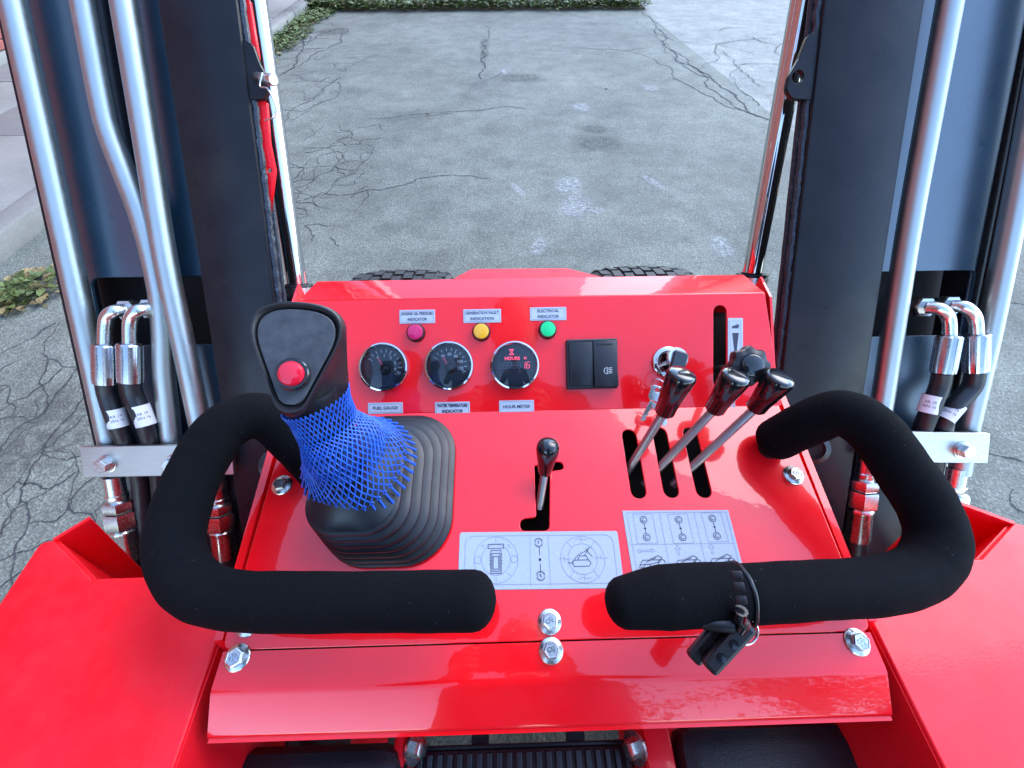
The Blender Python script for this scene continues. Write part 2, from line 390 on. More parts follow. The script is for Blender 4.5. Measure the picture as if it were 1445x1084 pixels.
def plate_mesh(outer, holes, thick, M4, bev=0.0006):
    cu = bpy.data.curves.new('c', 'CURVE'); cu.dimensions = '2D'; cu.fill_mode = 'BOTH'
    cu.extrude = max(thick/2-bev, 1e-5); cu.bevel_depth = bev; cu.offset = -bev; cu.bevel_resolution = 1
    for loop in [outer]+list(holes):
        s = cu.splines.new('POLY'); s.points.add(len(loop)-1)
        for k, (x, y) in enumerate(loop): s.points[k].co = (x, y, 0, 1)
        s.use_cyclic_u = True
    o = bpy.data.objects.new('tmp', cu); me = bpy.data.meshes.new_from_object(o)
    bpy.data.objects.remove(o); bpy.data.curves.remove(cu)
    me.transform(Matrix.Translation((0, 0, -thick/2)))
    me.transform(M4); return me
def plate(name, outer, holes, thick, M4, mat, parent=None, bev=0.0006, label=None, smooth=False):
    return link(name, plate_mesh(outer, holes, thick, M4, bev), mat, parent, label, smooth=smooth)
def text_mesh(s, size, M4, align='CENTER', sx=1.0, bold=0.0, spacing=1.0):
    cu = bpy.data.curves.new('t', 'FONT'); cu.body = s; cu.size = size; cu.align_x = align; cu.align_y = 'CENTER'; cu.offset = bold
    cu.space_line = spacing; cu.resolution_u = 3
    o = bpy.data.objects.new('tmp', cu); me = bpy.data.meshes.new_from_object(o)
    bpy.data.objects.remove(o); bpy.data.curves.remove(cu)
    me.transform(Matrix.Diagonal((sx, 1, 1, 1))); me.transform(M4); return me
def lettering(s, size, M4, mat, parent, sx=1.0, bold=0.0, name='lettering'):
    return link(name, text_mesh(s, size, M4, sx=sx, bold=bold), mat, parent, smooth=False)
def lines(bm, polys, wd):
    """flat printed strokes: list of polylines in a local XY plane"""
    for pl in polys:
        P = [Vector((p[0], p[1])) for p in pl]
        for a, b in zip(P, P[1:]):
            d = b-a
            if d.length < 1e-7: continue
            d.normalize(); s = Vector((-d.y, d.x))*wd/2; e = d*wd*0.4
            v = [bm.verts.new((q.x, q.y, 0)) for q in (a-s-e, b-s+e, b+s+e, a+s-e)]
            bm.faces.new(v)
def print_obj(name, polys, wd, M4, mat, parent):
    bm = bmesh.new(); lines(bm, polys, wd); me = bpy.data.meshes.new('p'); bm.to_mesh(me); bm.free(); me.transform(M4)
    return link(name, me, mat, parent, smooth=False, stuff=name in ('machine_symbol','diagram_lines','scale_mark','digit','grip_dots','ring_symbol'))
def arc(c, r, a0, a1, n=24): return [(c[0]+r*math.cos(R(a0+(a1-a0)*k/n)), c[1]+r*math.sin(R(a0+(a1-a0)*k/n))) for k in range(n+1)]

# ================================================================== THE SETTING
GZ = 0.0
def sheet(name, pts, z, mat, thick=0.0):
    bm = bmesh.new(); vs = [bm.verts.new((x, y, z)) for x, y in pts]; bm.faces.new(vs)
    if thick:
        r = bmesh.ops.extrude_face_region(bm, geom=list(bm.faces))
        for g in r['geom']:
            if isinstance(g, bmesh.types.BMVert): g.co.z -= thick
    return struct(link(name, bm_mesh(bm), mat, smooth=False))
def g(u, v, z=0.0):
    p = onz(u, v, z); return (p.x, p.y)
sheet('ground', [(-150,-150),(150,-150),(150,150),(-150,150)], -0.006, M['lot'])
KX = -2.78                                            # kerb face
FY = g(680, 14)[1]                                    # far edge of the bay
ra, rb = g(905, 12), g(1118, 185)
bay = sheet('parking_bay', [(KX,-12),(6.5,-12),(6.5,rb[1]-1.0),(rb[0]+.9, rb[1]-.9),(rb[0],rb[1]),(ra[0],ra[1]),(KX,ra[1]+.05)], 0.0, M['asphalt'])
# pavement slabs, each one its own piece, with recessed joints
pav = boxobj('pavement', (-5.0, -8, -0.05), (KX-0.16, 24, 0.085), M['soil']); struct(pav)
JY = g(18, 191, 0.11)[1]; JS = 1.26
slab_me = None
for i in range(-5, 12):
    y0 = JY + i*JS
    for x0, x1 in ((-5.0, -4.06), (-4.05, KX-0.165)):
        bm = bmesh.new(); box(bm, (x0+0.004, y0+0.006, 0.03), (x1-0.004, y0+JS-0.006, 0.11+random.uniform(-.003,.003)), None, 0.004)
        link('slab', bm_mesh(bm), M['concrete'], pav)
kerb = boxobj('kerb', (KX-0.155, -8, -0.1), (KX-0.02, 24, 0.05), M['soil']); struct(kerb)
for i in range(-3, 12):
    y0 = JY + 0.35 + i*1.9
    bm = bmesh.new(); box(bm, (KX-0.16, y0+0.008, -0.02), (KX, y0+1.892, 0.112), None, 0.018)
    for v in bm.verts: v.co += Vector((random.uniform(-1,1), 0, random.uniform(-1,1)))*0.004
    link('kerb_stone', bm_mesh(bm), M['concrete'], kerb)
# far kerb strip and soil strip with weeds
fl, fr = g(440, 15), g(908, 15)
strip = boxobj('verge', (KX, fl[1]-0.02, -0.05), (fr[0]+.05, fl[1]+1.3, 0.012), M['soil']); struct(strip)
fk = boxobj('far_kerb', (KX, fl[1]+0.55, -0.02), (KX+1.0, fl[1]+0.72, 0.10), M['concrete'], bev=0.01); struct(fk)

# cracks
def crack_strip(bm, a, b, wd, depth=4, rough=0.16, z=0.0022):
    wd *= 0.82
    pts = [Vector(a), Vector(b)]
    for _ in range(depth):
        n = []
        for p, q in zip(pts, pts[1:]):
            d = q-p; mid = (p+q)/2 + Vector((-d.y, d.x))*random.uniform(-rough, rough); n += [p, mid]
        pts = n+[pts[-1]]
    ws = [wd*random.uniform(0.45, 1.3) for _ in pts]; ws[0] *= 0.4; ws[-1] *= 0.3
    prev = None
    for i, p in enumerate(pts):
        d = (pts[min(i+1, len(pts)-1)]-pts[max(i-1, 0)]).normalized(); s = Vector((-d.y, d.x))*ws[i]/2
        cur = (bm.verts.new((p.x-s.x, p.y-s.y, z)), bm.verts.new((p.x+s.x, p.y+s.y, z)))
        if prev: bm.faces.new((prev[0], cur[0], cur[1], prev[1]))
        prev = cur
    return pts
def long_crack(pix, wd, z=0.0022):
    bm = bmesh.new(); P = [Vector(g(*q)) for q in pix]
    for i, (a, b) in enumerate(zip(P, P[1:])): crack_strip(bm, a, b, wd*(1-0.5*abs(2*i/max(1,len(P)-1)-1)), 4, 0.13, z)
    me = bpy.data.meshes.new('c'); bm.to_mesh(me); bm.free()
    return link('crack', me, M['crack'], bay, smooth=False)
CR = [([(415,285),(455,272),(490,275),(540,268),(590,252),(640,247),(690,252)], .012), ([(500,300),(512,285),(520,270)], .007),
      ([(520,168),(575,163),(640,158),(700,152),(742,153)], .012), ([(560,170),(600,164),(640,160)], .008),
      ([(683,35),(681,60),(686,78),(682,98),(680,112)], .028), ([(660,130),(690,112),(712,102)], .012),
      ([(905,14),(925,40),(935,62),(955,78),(985,100),(1012,118),(1040,140),(1058,160),(1088,170)], .030),
      ([(925,40),(945,70),(980,95),(1000,125),(1035,150),(1070,165)], .020), ([(895,30),(925,45),(950,58),(985,60)], .014),
      ([(790,68),(830,69),(880,72),(915,68)], .016), ([(880,72),(920,82),(950,110),(985,128),(1020,148),(1060,160),(1085,170)], .016),
      ([(985,100),(1010,62),(1050,56),(1085,54)], .018), ([(1010,62),(1035,90),(1060,110),(1085,125)], .016), ([(1035,90),(1045,128),(1070,150)], .014),
      ([(1060,110),(1095,118),(1115,112)], .012), ([(940,60),(960,90),(1000,110)], .013),
      ([(372,120),(398,105),(420,88),(428,70),(440,45),(460,25)], .030), ([(398,105),(430,88),(462,70),(482,50),(492,42)], .022),
      ([(380,75),(420,62),(455,48),(480,40)], .02),([(388,200),(420,150),(455,130),(480,108)], .016), ([(410,170),(440,150),(470,140),(478,115)], .012),
      ([(482,60),(520,64),(570,62)], .01),
      ([(0,500),(45,478),(80,455)], .010), ([(0,640),(30,600),(62,585),(95,540),(118,500)], .012), ([(0,760),(30,705),(60,640),(85,600),(120,560)], .013), ([(0,580),(40,560),(90,520)], .008),
      ([(0,700),(25,680),(70,690),(110,665)], .008), ([(60,640),(95,650),(125,640)], .007), ([(10,850),(22,790),(40,740),(30,705)], .010), ([(40,740),(80,735),(105,700)], .007), ([(85,455),(60,500),(62,585)], .008),
      ([(1395,640),(1415,645),(1445,652)], .009), ([(1430,690),(1425,710),(1445,725)], .008), ([(1395,410),(1415,425),(1445,430)], .008)]
for pix, wd in CR: long_crack(pix, wd)
# fine alligator cracking in patches along the kerb and by the right edge
bm = bmesh.new()
def gator(x0, x1, y0, y1, cell, keep, wd, cx=None):
    nx = max(2, int((x1-x0)/cell)); ny = max(2, int((y1-y0)/cell)); P = {}
    for i in range(nx+1):
        for j in range(ny+1):
            P[i,j] = Vector((x0+(i+.5*(j%2))*cell+random.uniform(-.36,.36)*cell, y0+j*cell+random.uniform(-.36,.36)*cell))
    for (i,j), p in P.items():
        for q in ((i+1,j),(i,j+1),(i+(1 if j%2 else -1),j+1)):
            if q in P:
                m = (p+P[q])/2; fx = abs((m.x-x0)/(x1-x0)*2-1); fy = abs((m.y-y0)/(y1-y0)*2-1)
                if random.random() < keep*(1.15-max(fx, fy)**2):
                    crack_strip(bm, p, P[q], wd*random.uniform(.5,1.4), 3, 0.2, 0.0018)
a = g(395,330); b_ = g(470,230)
gator(a[0]-.25, a[0]+.40, 2.2, 4.2, 0.13, 0.60, .0065)
gator(-2.25, -1.5, 3.9, 6.4, 0.24, 0.30, .008)
gator(-2.7, -2.2, 5.2, 8.0, 0.28, 0.5, .014)
gator(2.4, 4.2, 3.8, 7.4, 0.38, 0.35, .013)
gator(-2.55, -0.9, -0.3, 2.0, 0.17, 0.34, .0055)
gator(1.15, 2.4, 0.2, 2.0, 0.26, 0.16, .005)
me = bpy.data.meshes.new('c'); bm.to_mesh(me); bm.free()
link('fine_cracking', me, M['crack'], bay, smooth=False, stuff=True)
def patch(name, u, v, wpx, hpx, mat, ang=0, z=0.003):
    c = Vector(g(u, v)); dx = (Vector(g(u+wpx/2, v))-c).length; dy = (Vector(g(u, v-hpx/2))-c).length
    bm = bmesh.new(); L = bm.loops.layers.color.new('fade'); N = 14; vs = {}
    ca, sa = math.cos(R(ang)), math.sin(R(ang))
    for i in range(N+1):
        for j in range(N+1):
            x, y = (i/N*2-1), (j/N*2-1); X, Y = x*dx, y*dy
            vs[i,j] = bm.verts.new((c.x+X*ca-Y*sa, c.y+X*sa+Y*ca, z))
    for i in range(N):
        for j in range(N):
            f = bm.faces.new((vs[i,j], vs[i+1,j], vs[i+1,j+1], vs[i,j+1]))
            for lp, (a, b) in zip(f.loops, ((i,j),(i+1,j),(i+1,j+1),(i,j+1))):
                x, y = abs(a/N*2-1), abs(b/N*2-1); k = max(0, min(1, 2.2*(1-(x**3+y**3)**(1/3)))); lp[L] = (k,k,k,1)
    me = bpy.data.meshes.new('p'); bm.to_mesh(me); bm.free()
    return link(name, me, mat, bay, smooth=False)
for q in ((730,268,14,30,20), (802,262,54,34,-10), (812,292,60,40,-25), (922,258,16,34,25), (760,348,28,34,-20), (1018,348,38,40,0), (820,152,34,16,0), (918,125,30,10,0), (842,298,34,12,10), (712,102,16,10,0)):
    patch('scuff_mark', q[0], q[1], q[2], q[3], M['scuff'], q[4], 0.003+0.0004*random.random())
patch('oil_stain_and_shade', 845, 203, 96, 26, M['stain_shade']); patch('oil_stain_and_shade', 838, 183, 50, 16, M['stain_shade'], 0, .0034)
patch('oil_stain_and_shade', 470, 45, 60, 14, M['stain_shade'], 0, .0037); patch('oil_stain_and_shade', 684, 68, 18, 40, M['stain_shade'], 0, .0036); patch('oil_stain_and_shade', 70, 600, 190, 150, M['stain_shade'], 20, .0035)  # last, large patch paints the loader's shade onto the damp lower-left asphalt
patch('oil_stain_and_shade', 735, 110, 90, 16, M['stain_shade'], 0, .0032)

# weeds
def leaves(bm, c, n, r, h, size, flat=0.5):
    for _ in range(n):
        a = random.uniform(0, 6.283); rr = r*math.sqrt(random.random()); p = Vector((c[0]+rr*math.cos(a), c[1]+rr*math.sin(a), c[2]+h*random.random()*(1-rr/r*0.5)))
        d = Vector((math.cos(a)+random.uniform(-.6,.6), math.sin(a)+random.uniform(-.6,.6), random.uniform(.1, 1.1)*(1-flat)+.1)).normalized()
        s = d.cross(Vector((random.uniform(-.4,.4), random.uniform(-.4,.4), 1))).normalized(); L = size*random.uniform(.6,1.4); W = L*0.26
        q = [p, p+d*L*.4+s*W, p+d*L*.8+s*W*.6-Vector((0,0,L*.1)), p+d*L-Vector((0,0,L*.22)), p+d*L*.8-s*W*.6-Vector((0,0,L*.1)), p+d*L*.4-s*W]
        bm.faces.new([bm.verts.new(v) for v in q])
def leafobj(name, bm, mat, parent=None, stuff=False):
    me = bpy.data.meshes.new('l'); bm.to_mesh(me); bm.free(); return link(name, me, mat, parent, smooth=False, stuff=stuff)
bm = bmesh.new()
for i in range(900):
    y = random.uniform(4.4, fl[1]+.3); wdt = 0.10+0.16*abs(math.sin(y*2.1)) + .03*(y-4)
    leaves(bm, (KX+0.02+random.random()**1.5*wdt, y, 0.0), 4, .05, .07, .055)
for i in range(1500):
    x = random.uniform(KX, fr[0]+.02); y = fl[1]+random.uniform(-.10,.5)*(0.6+.4*math.sin(x*3))
    leaves(bm, (x, y, 0.02), 4, .07, .13, .07)
o = leafobj('weeds', bm, M['leafA'], stuff=True); top(o, 'low green weeds growing along the kerb and the far edge of the asphalt', 'weeds')
bm = bmesh.new()
for i in range(420):
    x = random.uniform(KX, fr[0]); leaves(bm, (x, fl[1]+random.uniform(-.10,.4), .03), 2, .06, .12, .06)
for i in range(160): leaves(bm, (KX+random.uniform(0,.3), random.uniform(4.4, fl[1]), 0.0), 2, .05, .06, .045)
o = leafobj('dry_leaves', bm, M['leafB'], stuff=True); top(o, 'dry brown leaves mixed into the weeds along the kerb', 'leaves')
wl = [('broad leaved green weed at the kerb foot beside the pavement', 22, 415), ('small green weed in the gutter next to the outer pipe', 62, 408), ('green weed at the left edge of the picture below the kerb', 4, 432)]
for lab, u, v in wl:
    c = onz(u, v, 0.0); t = empty('weed', c, lab, 'weed', 'weeds at the kerb foot')
    bm = bmesh.new(); leaves(bm, (c.x, c.y, 0.01), 60, .11, .04, .052, .3); leafobj('foliage', bm, M['leafA'], t)
    bm = bmesh.new(); leaves(bm, (c.x, c.y, 0.005), 40, .16, .03, .06, .7); leafobj('dry_foliage', bm, M['leafB'], t)
for lab, u, v, mt in (('pale dead leaf lying on the crack near the bay centre', 608, 162, 'leafB'), ('pale leaf lying in front of the far weeds', 510, 14, 'scuff0'), ('curled dead leaf lying by the kerb foot', 70, 388, 'leafB'), ('small dead leaf on the bay towards the right mast', 858, 127, 'leafB')):
    c = onz(u, v, 0.0); bm = bmesh.new(); leaves(bm, (c.x, c.y, 0.008), 1, .005, .004, .09, .9)
    o = leafobj('fallen_leaf', bm, M['leafB'] if mt == 'leafB' else M['concrete']); top(o, lab, 'leaf')
# brick building on the left
bd = empty('brick_building', (-5.3, 4, 0), 'red brick building beyond the pavement at the left edge', 'building')
boxobj('wall', (-9.0, -6, 0), (-5.03, 26, 8.2), M['mortar'], bd)  # unseen upper height added to block sky light from the pavement
boxobj('plinth', (-5.03, -6, 0), (-4.985, 26, 0.19), M['concrete'], bd, bev=.004)
boxobj('coping', (-9.05, -6.05, 8.2), (-4.95, 26.05, 8.35), M['concrete'], bd, bev=.01)
bm = bmesh.new(); box(bm, (0,0,0), (0.022, 0.215, 0.065), None, .003); brick_me = bm_mesh(bm); brick_me.materials.append(M['brick'])
nb = 0; far = bmesh.new()
for r_ in range(0, 106):
    z = 0.20+r_*0.075
    for c_ in range(-20, 92):
        y = c_*0.225 + (0.1125 if r_ % 2 else 0)
        if y > 20 or y < -5: continue
        if 4.6 < y < 7.4 and r_ < 22:
            nb += 1; inst('brick', brick_me, Matrix.Translation((-5.03+random.uniform(-.002,.003), y, z)), bd)
        else:
            x = -5.009+random.uniform(-.003,.002); q = [far.verts.new(p) for p in ((x,y,z),(x,y+.215,z),(x,y+.215,z+.065),(x,y,z+.065),(-5.03,y,z),(-5.03,y+.215,z),(-5.03,y+.215,z+.065),(-5.03,y,z+.065))]
            for f in ((0,1,2,3),(4,0,3,7),(1,5,6,2),(3,2,6,7),(4,5,1,0)): far.faces.new([q[i] for i in f])
link('brickwork', bm_mesh(far), M['brick'], bd, smooth=False, stuff=True)
# trees standing behind the operator
def tree(x, y, h, lab):
    t = empty('leafy_tree', (x, y, 0), lab, 'tree')
    bm = bmesh.new(); sweep(bm, catmull([(x,y,0),(x+.1,y,h*.3),(x-.1,y+.1,h*.6),(x,y,h*.85)], 5), [.2-.16*i/15 for i in range(16)], 8)
    for k in range(7):
        a = k*0.9; z0 = h*(.35+.07*k); sweep(bm, [(x,y,z0),(x+math.cos(a)*h*.13,y+math.sin(a)*h*.13,z0+h*.09),(x+math.cos(a)*h*.24,y+math.sin(a)*h*.24,z0+h*.2)], [.07,.045,.015], 6)
    link('trunk', bm_mesh(bm), M['bark'], t)
    bm = bmesh.new(); cl = [(x+random.gauss(0,h*.14), y+random.gauss(0,h*.14), h*random.uniform(.45,1.0)) for _ in range(46)]
    for c in cl:
        for _ in range(70):
            p = Vector(c)+Vector((random.gauss(0,1), random.gauss(0,1), random.gauss(0,.8)))*h*.05; d = Vector((random.gauss(0,1),random.gauss(0,1),random.gauss(0,1))).normalized(); s = d.orthogonal().normalized(); L = .17
            bm.faces.new([bm.verts.new(q) for q in (p, p+d*L*.5+s*L*.3, p+d*L, p+d*L*.5-s*L*.3)])
    leafobj('crown', bm, M['treeleaf'], t)
tree(5.5, -9.0, 6.5, 'leafy tree standing behind the machine to the right')
tree(1.8, -12.0, 7.0, 'taller leafy tree standing farther behind the machine')

# ================================================================== THE LOADER
LD = empty('mini_loader', (0, 0.4, 0), 'red mini loader with grey lift arms and black foam handles, filling the foreground', 'loader')
C0 = CAM.z
LOW = Plane((0, 0.082, C0-0.466), R(8.1))                  # console top
UPP = Plane((0, 0.320, C0-0.432), R(38))                   # dashboard face
HW = 0.303
def rx(v_): return v_
s_crease = (Vector((0,.320,C0-.432))-LOW.o).dot(LOW.ey)
# --- console top sheet with its slots
q = LOW.px
def pslot(a, b, r): return slot(q(*a), q(*b), r)
lev = [((887,614),(900,694)), ((931,612),(947,692)), ((974,612),(993,692))]
holes = [pslot((888,615),(901,693),0.0083), pslot((931,612),(947,692),0.0083), pslot((974,612),(993,692),0.0083)]
zs = [q(754,657), q(764,657), q(766,652), q(793,652), q(796,662), q(776,665), q(775,749), q(734,749), q(734,733), q(757,730)]
holes.append(roundpoly(zs, [.002,.002,.002,.006,.006,.003,.006,.006,.006,.004]))
holes.append(roundpoly([(-.213,.075),(-.118,.075),(-.118,.17),(-.213,.17)], .03))
yg = q(777, 905)[1]
outer = roundpoly([(-HW, yg+.0006), (HW, yg+.0006), (HW-.003, s_crease-.0002), (-HW+.003, s_crease-.0002)], [.01,.01,.0,.0])
plate('console_top', outer, holes, 0.003, LOW.M, M['red'], LD, .0008)
# --- front lip, folded: gently sloping flange, then the steep front face
def folded(name, prof, hw0, hw1, mat, rad=.006, thick=.003):
    """sheet folded across X: prof [(y,z)] world, rounded bends"""
    P = [Vector((p[0], p[1])) for p in prof]; pts = []
    for i, p in enumerate(P):
        if 0 < i < len(P)-1:
            a = (P[i-1]-p).normalized(); b = (P[i+1]-p).normalized()
            for k in range(6): t = k/5; pts.append((p+a*rad)*(1-t)**2+p*2*t*(1-t)+(p+b*rad)*t*t)
        else: pts.append(p)
    L = [0]
    for a, b in zip(pts, pts[1:]): L.append(L[-1]+(b-a).length)
    bm = bmesh.new(); top_, bot = [], []
    for i, p in enumerate(pts):
        d = (pts[min(i+1,len(pts)-1)]-pts[max(i-1,0)]).normalized(); n = Vector((-d.y, d.x)); n = n if n.y > 0 else -n
        hw = hw0+(hw1-hw0)*L[i]/L[-1]; pb = p-n*thick
        top_.append((bm.verts.new((-hw,p.x,p.y)), bm.verts.new((hw,p.x,p.y)))); bot.append((bm.verts.new((-hw,pb.x,pb.y)), bm.verts.new((hw,pb.x,pb.y))))
    for i in range(len(pts)-1):
        bm.faces.new((top_[i][0],top_[i][1],top_[i+1][1],top_[i+1][0])); bm.faces.new((bot[i][0],bot[i+1][0],bot[i+1][1],bot[i][1]))
        for s in (0,1): bm.faces.new((top_[i][s],top_[i+1][s],bot[i+1][s],bot[i][s]))
    for i in (0,-1): bm.faces.new((top_[i][0],top_[i][1],bot[i][1],bot[i][0]))
    return link(name, bm_mesh(bm), mat, LD)
p1 = LOW.w(0, yg-.0006); p2 = LOW.w(0, q(777,962)[1])
p3 = p2 + Vector((0, -math.cos(R(36)), -math.sin(R(36))))*0.040
p4 = p3 + Vector((0, 0.004, -0.014))
folded('front_lip', [(p1.y,p1.z),(p2.y,p2.z),(p3.y,p3.z),(p4.y,p4.z)], HW-.002, HW+.002, M['red'], .004)
# --- dashboard
u = UPP.px
ub = u(1060, 418)
ctop = u(755, 419)[1]
tw = 0.296
outer = [(-HW, -.0004), (HW, -.0004), (tw-.008, ctop), (-tw+.008, ctop)]
hole = slot(u(1016,440), u(1016,539), .0083)
plate('dashboard', outer, [hole], 0.003, UPP.M, M['red'], LD, .0004)
pt = UPP.w(0, ctop)
TOPP = Plane(pt + Vector((0,.0004,0)), R(3))
tl = TOPP.px(755, 392)[1]
plate('dash_top', roundpoly([(-tw+.008,0),(tw-.008,0),(tw-.022,tl),(-tw+.022,tl)], [0,0,.004,.004]), [], .003, TOPP.M, M['red'], LD, .0008)
pb_ = TOPP.w(0, tl)
# console side walls, back, dark sheets added to shade the openings
zf = C0-0.485
for s in (-1, 1):
    # side cheek following the console profile
    prof = [(p1.y-.002, p1.z-.006), (.320, C0-.437), (pt.y, pt.z-.006), (pb_.y, pb_.z-.004), (pb_.y+.003, 0.55), (0.06, 0.55), (0.06, p1.z-.03)]
    bm = bmesh.new(); A = [bm.verts.new((s*(HW-.006), y, z)) for y, z in prof]; B = [bm.verts.new((s*(HW-.003), y, z)) for y, z in prof]
    bm.faces.new(A); bm.faces.new(B[::-1])
    for i in range(len(A)): bm.faces.new((A[i], A[i-1], B[i-1], B[i]))
    link('side_panel', bm_mesh(bm), M['red'], LD, smooth=False)
boxobj('back_panel', (-tw+.02, pb_.y-.001, .5), (tw-.02, pb_.y+.002, pb_.z-.003), M['red'], LD)
boxobj('shade_tray', (-HW+.008, .075, C0-.60), (HW-.008, pb_.y-.005, C0-.59), M['inner'], LD)  # black sheets added under the panel so its slots look shaded
boxobj('shade_back', (-HW+.01, -.02, -.075), (HW-.01, .14, -.07), M['inner'], LD, UPP.M)
for s in (-1,1): boxobj('shade_side', (s*(HW-.012)-.001, .08, C0-.60), (s*(HW-.012)+.001, .46, C0-.478), M['inner'], LD)
boxobj('front_closing_panel', (-.17, .055, .45), (.17, .06, C0-.52), M['red_satin'], LD)
# upstanding frame edges either side of the console
for s in (-1, 1):
    bm = bmesh.new(); x0, x1 = s*(HW+.0045), s*(HW+.0125)
    prof = [(.075, C0-.53), (.088, C0-.470), (.345, C0-.432), (.345, C0-.62), (.075, C0-.62)]
    A = [bm.verts.new((x0, y, z)) for y, z in prof]; B = [bm.verts.new((x1, y, z)) for y, z in prof]
    bm.faces.new(A); bm.faces.new(B[::-1])
    for i in range(len(A)): bm.faces.new((A[i], A[i-1], B[i-1], B[i]))
    link('frame_edge', bm_mesh(bm), M['red'], LD, smooth=False)
# --- fenders
FP = Plane((0, 0, C0-0.482), 0)
def fpx(a, b): return FP.px(a, b)
XI = HW+.016
fo = fpx(75,762); f1 = fpx(130,818); XO = -.552
outL = [(-XI, .10), (-XI, -.34), (XO, -.34), (XO, fo[1]-.003), (fo[0], fo[1]), (f1[0], f1[1]), (-XI-.002, f1[1]+.001)]
outR = [(-x, y) for x, y in outL]
r1 = fpx(1385, 789); r2 = fpx(1432, 738)
outR = [(XI, .10), (XI, -.34), (.575, -.34), (.575, r2[1]-.01), (r2[0], r2[1]), (r1[0], r1[1]), (XI+.002, r1[1]+.001)]
for nm, ol in (('fender', outL), ('fender', outR)):
    s = -1 if ol is outL else 1
    plate(nm, roundpoly(ol, [0,0,0,.012,.003,.004,0]), [], .005, FP.M, M['red_satin'], LD, .0018)
    xo = ol[2][0]
    # inner flange turned down, outer skirt turned down
    boxobj('fender_flange', (s*XI-.0015, -.34, C0-.70), (s*XI+.0015, .34, C0-.4855), M['red_satin'], LD)
    # walls of the pocket the hoses drop into
    a, b, c = ol[4], ol[5], ol[6]
    def wall(p, r_, z0, z1, lean=0, nm='pocket_wall', th=.004, mt='red_satin'):
        p = Vector(p); r_ = Vector(r_); d = (r_-p).normalized(); n = Vector((-d.y, d.x))*th/2
        bm = bmesh.new(); Q = [p-n, r_-n, r_+n, p+n]; A = [bm.verts.new((k.x+lean,k.y,z0)) for k in Q]; B = [bm.verts.new((k.x,k.y,z1)) for k in Q]
        bm.faces.new(A[::-1]); bm.faces.new(B)
        for i in range(4): bm.faces.new((A[i-1], A[i], B[i], B[i-1]))
        link(nm, bm_mesh(bm), M[mt], LD, smooth=False)
    zt = C0-.4872
    bk = (-.514, .218) if s < 0 else (.475, fpx(1360,694)[1]-.005)
    wall(a, b, C0-.90, zt, s*.10); wall(b, c, C0-.90, zt)
    wall(a, bk, C0-.90, C0-.482, s*.13)
    wall((xo, -.335), (xo, ol[3][1]-.012), C0-.90, C0-.4875, s*.20, 'fender_skirt')
    boxobj('pocket_floor', (min(s*.74, s*XI), b[1]-.05, C0-.905), (max(s*.74, s*XI), .40, C0-.900), M['inner'], LD)  # near-black floor stands in for the shade in the pocket
# chassis, hood, pads, platform, wheels
boxobj('chassis', (-.16, .07, .22), (.16, 1.02, .60), M['red_satin'], LD, bev=.01)
HP = Plane((0, .60, C0-.70), 0)
hpts = [HP.px(*p) for p in ((640,393),(666,379.5),(800,378.5),(850,391))]
HP_y = min(p[1] for p in hpts)
plate('hood', roundpoly([(hpts[0][0]-.01, HP_y-.35), hpts[0], hpts[1], hpts[2], hpts[3], (hpts[3][0]+.01, HP_y-.35)], [0,.02,.02,.02,.02,0]), [], .004, HP.M, M['red_satin'], LD, .001)
def wheel(x, y, r, wd):
    t = bmesh.new()
    prof = [(r*.55,-wd*.40),(r*.62,-wd*.46),(r*.80,-wd*.50),(r*.93,-wd*.47),(r*.972,-wd*.40),(r*.978,0),(r*.972,wd*.40),(r*.93,wd*.47),(r*.80,wd*.50),(r*.62,wd*.46),(r*.55,wd*.40)]
    lathe(t, prof, 64); me = bm_mesh(t); M4 = frame((x,y,r), (1,0,0), Vector((0,1,0))); me.transform(M4)
    wh = link('tyre', me, M['tyre'], LD)
    t = bmesh.new(); n = 30; cols = 9
    for k in range(n):
        a = 2*math.pi*k/n
        for c in range(cols):
            xx = (c-(cols-1)/2)*wd*.098; aa = a+(math.pi/n if c % 2 else 0)
            rr = r*(.975 - .03*abs((c-(cols-1)/2)/((cols-1)/2))**3)
            box(t, (-r*.078, -wd*.040, 0), (r*.078, wd*.040, r*.028), frame((x+xx, y+rr*math.sin(aa), r+rr*math.cos(aa)), (0, math.sin(aa), math.cos(aa)), Vector((0, math.cos(aa), -math.sin(aa)))))
    link('tread_block', bm_mesh(t), M['tyre'], wh, smooth=False, stuff=True)
    lobj('rim', [(0,-wd*.2),(r*.3,-wd*.2),(r*.5,-wd*.38),(r*.56,-wd*.40),(r*.56,wd*.40),(r*.5,wd*.38),(r*.3,wd*.2),(0,wd*.2)], M['red_satin'], frame((x,y,r),(1,0,0)), wh, 40)
TW = onz(482,388,.70); 
for x in (-.345, .395): wheel(x, .98, .3265, .315)
for x in (-.40, .40): wheel(x, .02, .29, .20)
boxobj('axle', (-.32, .985, .33), (.32, 1.015, .36), M['dark'], LD)
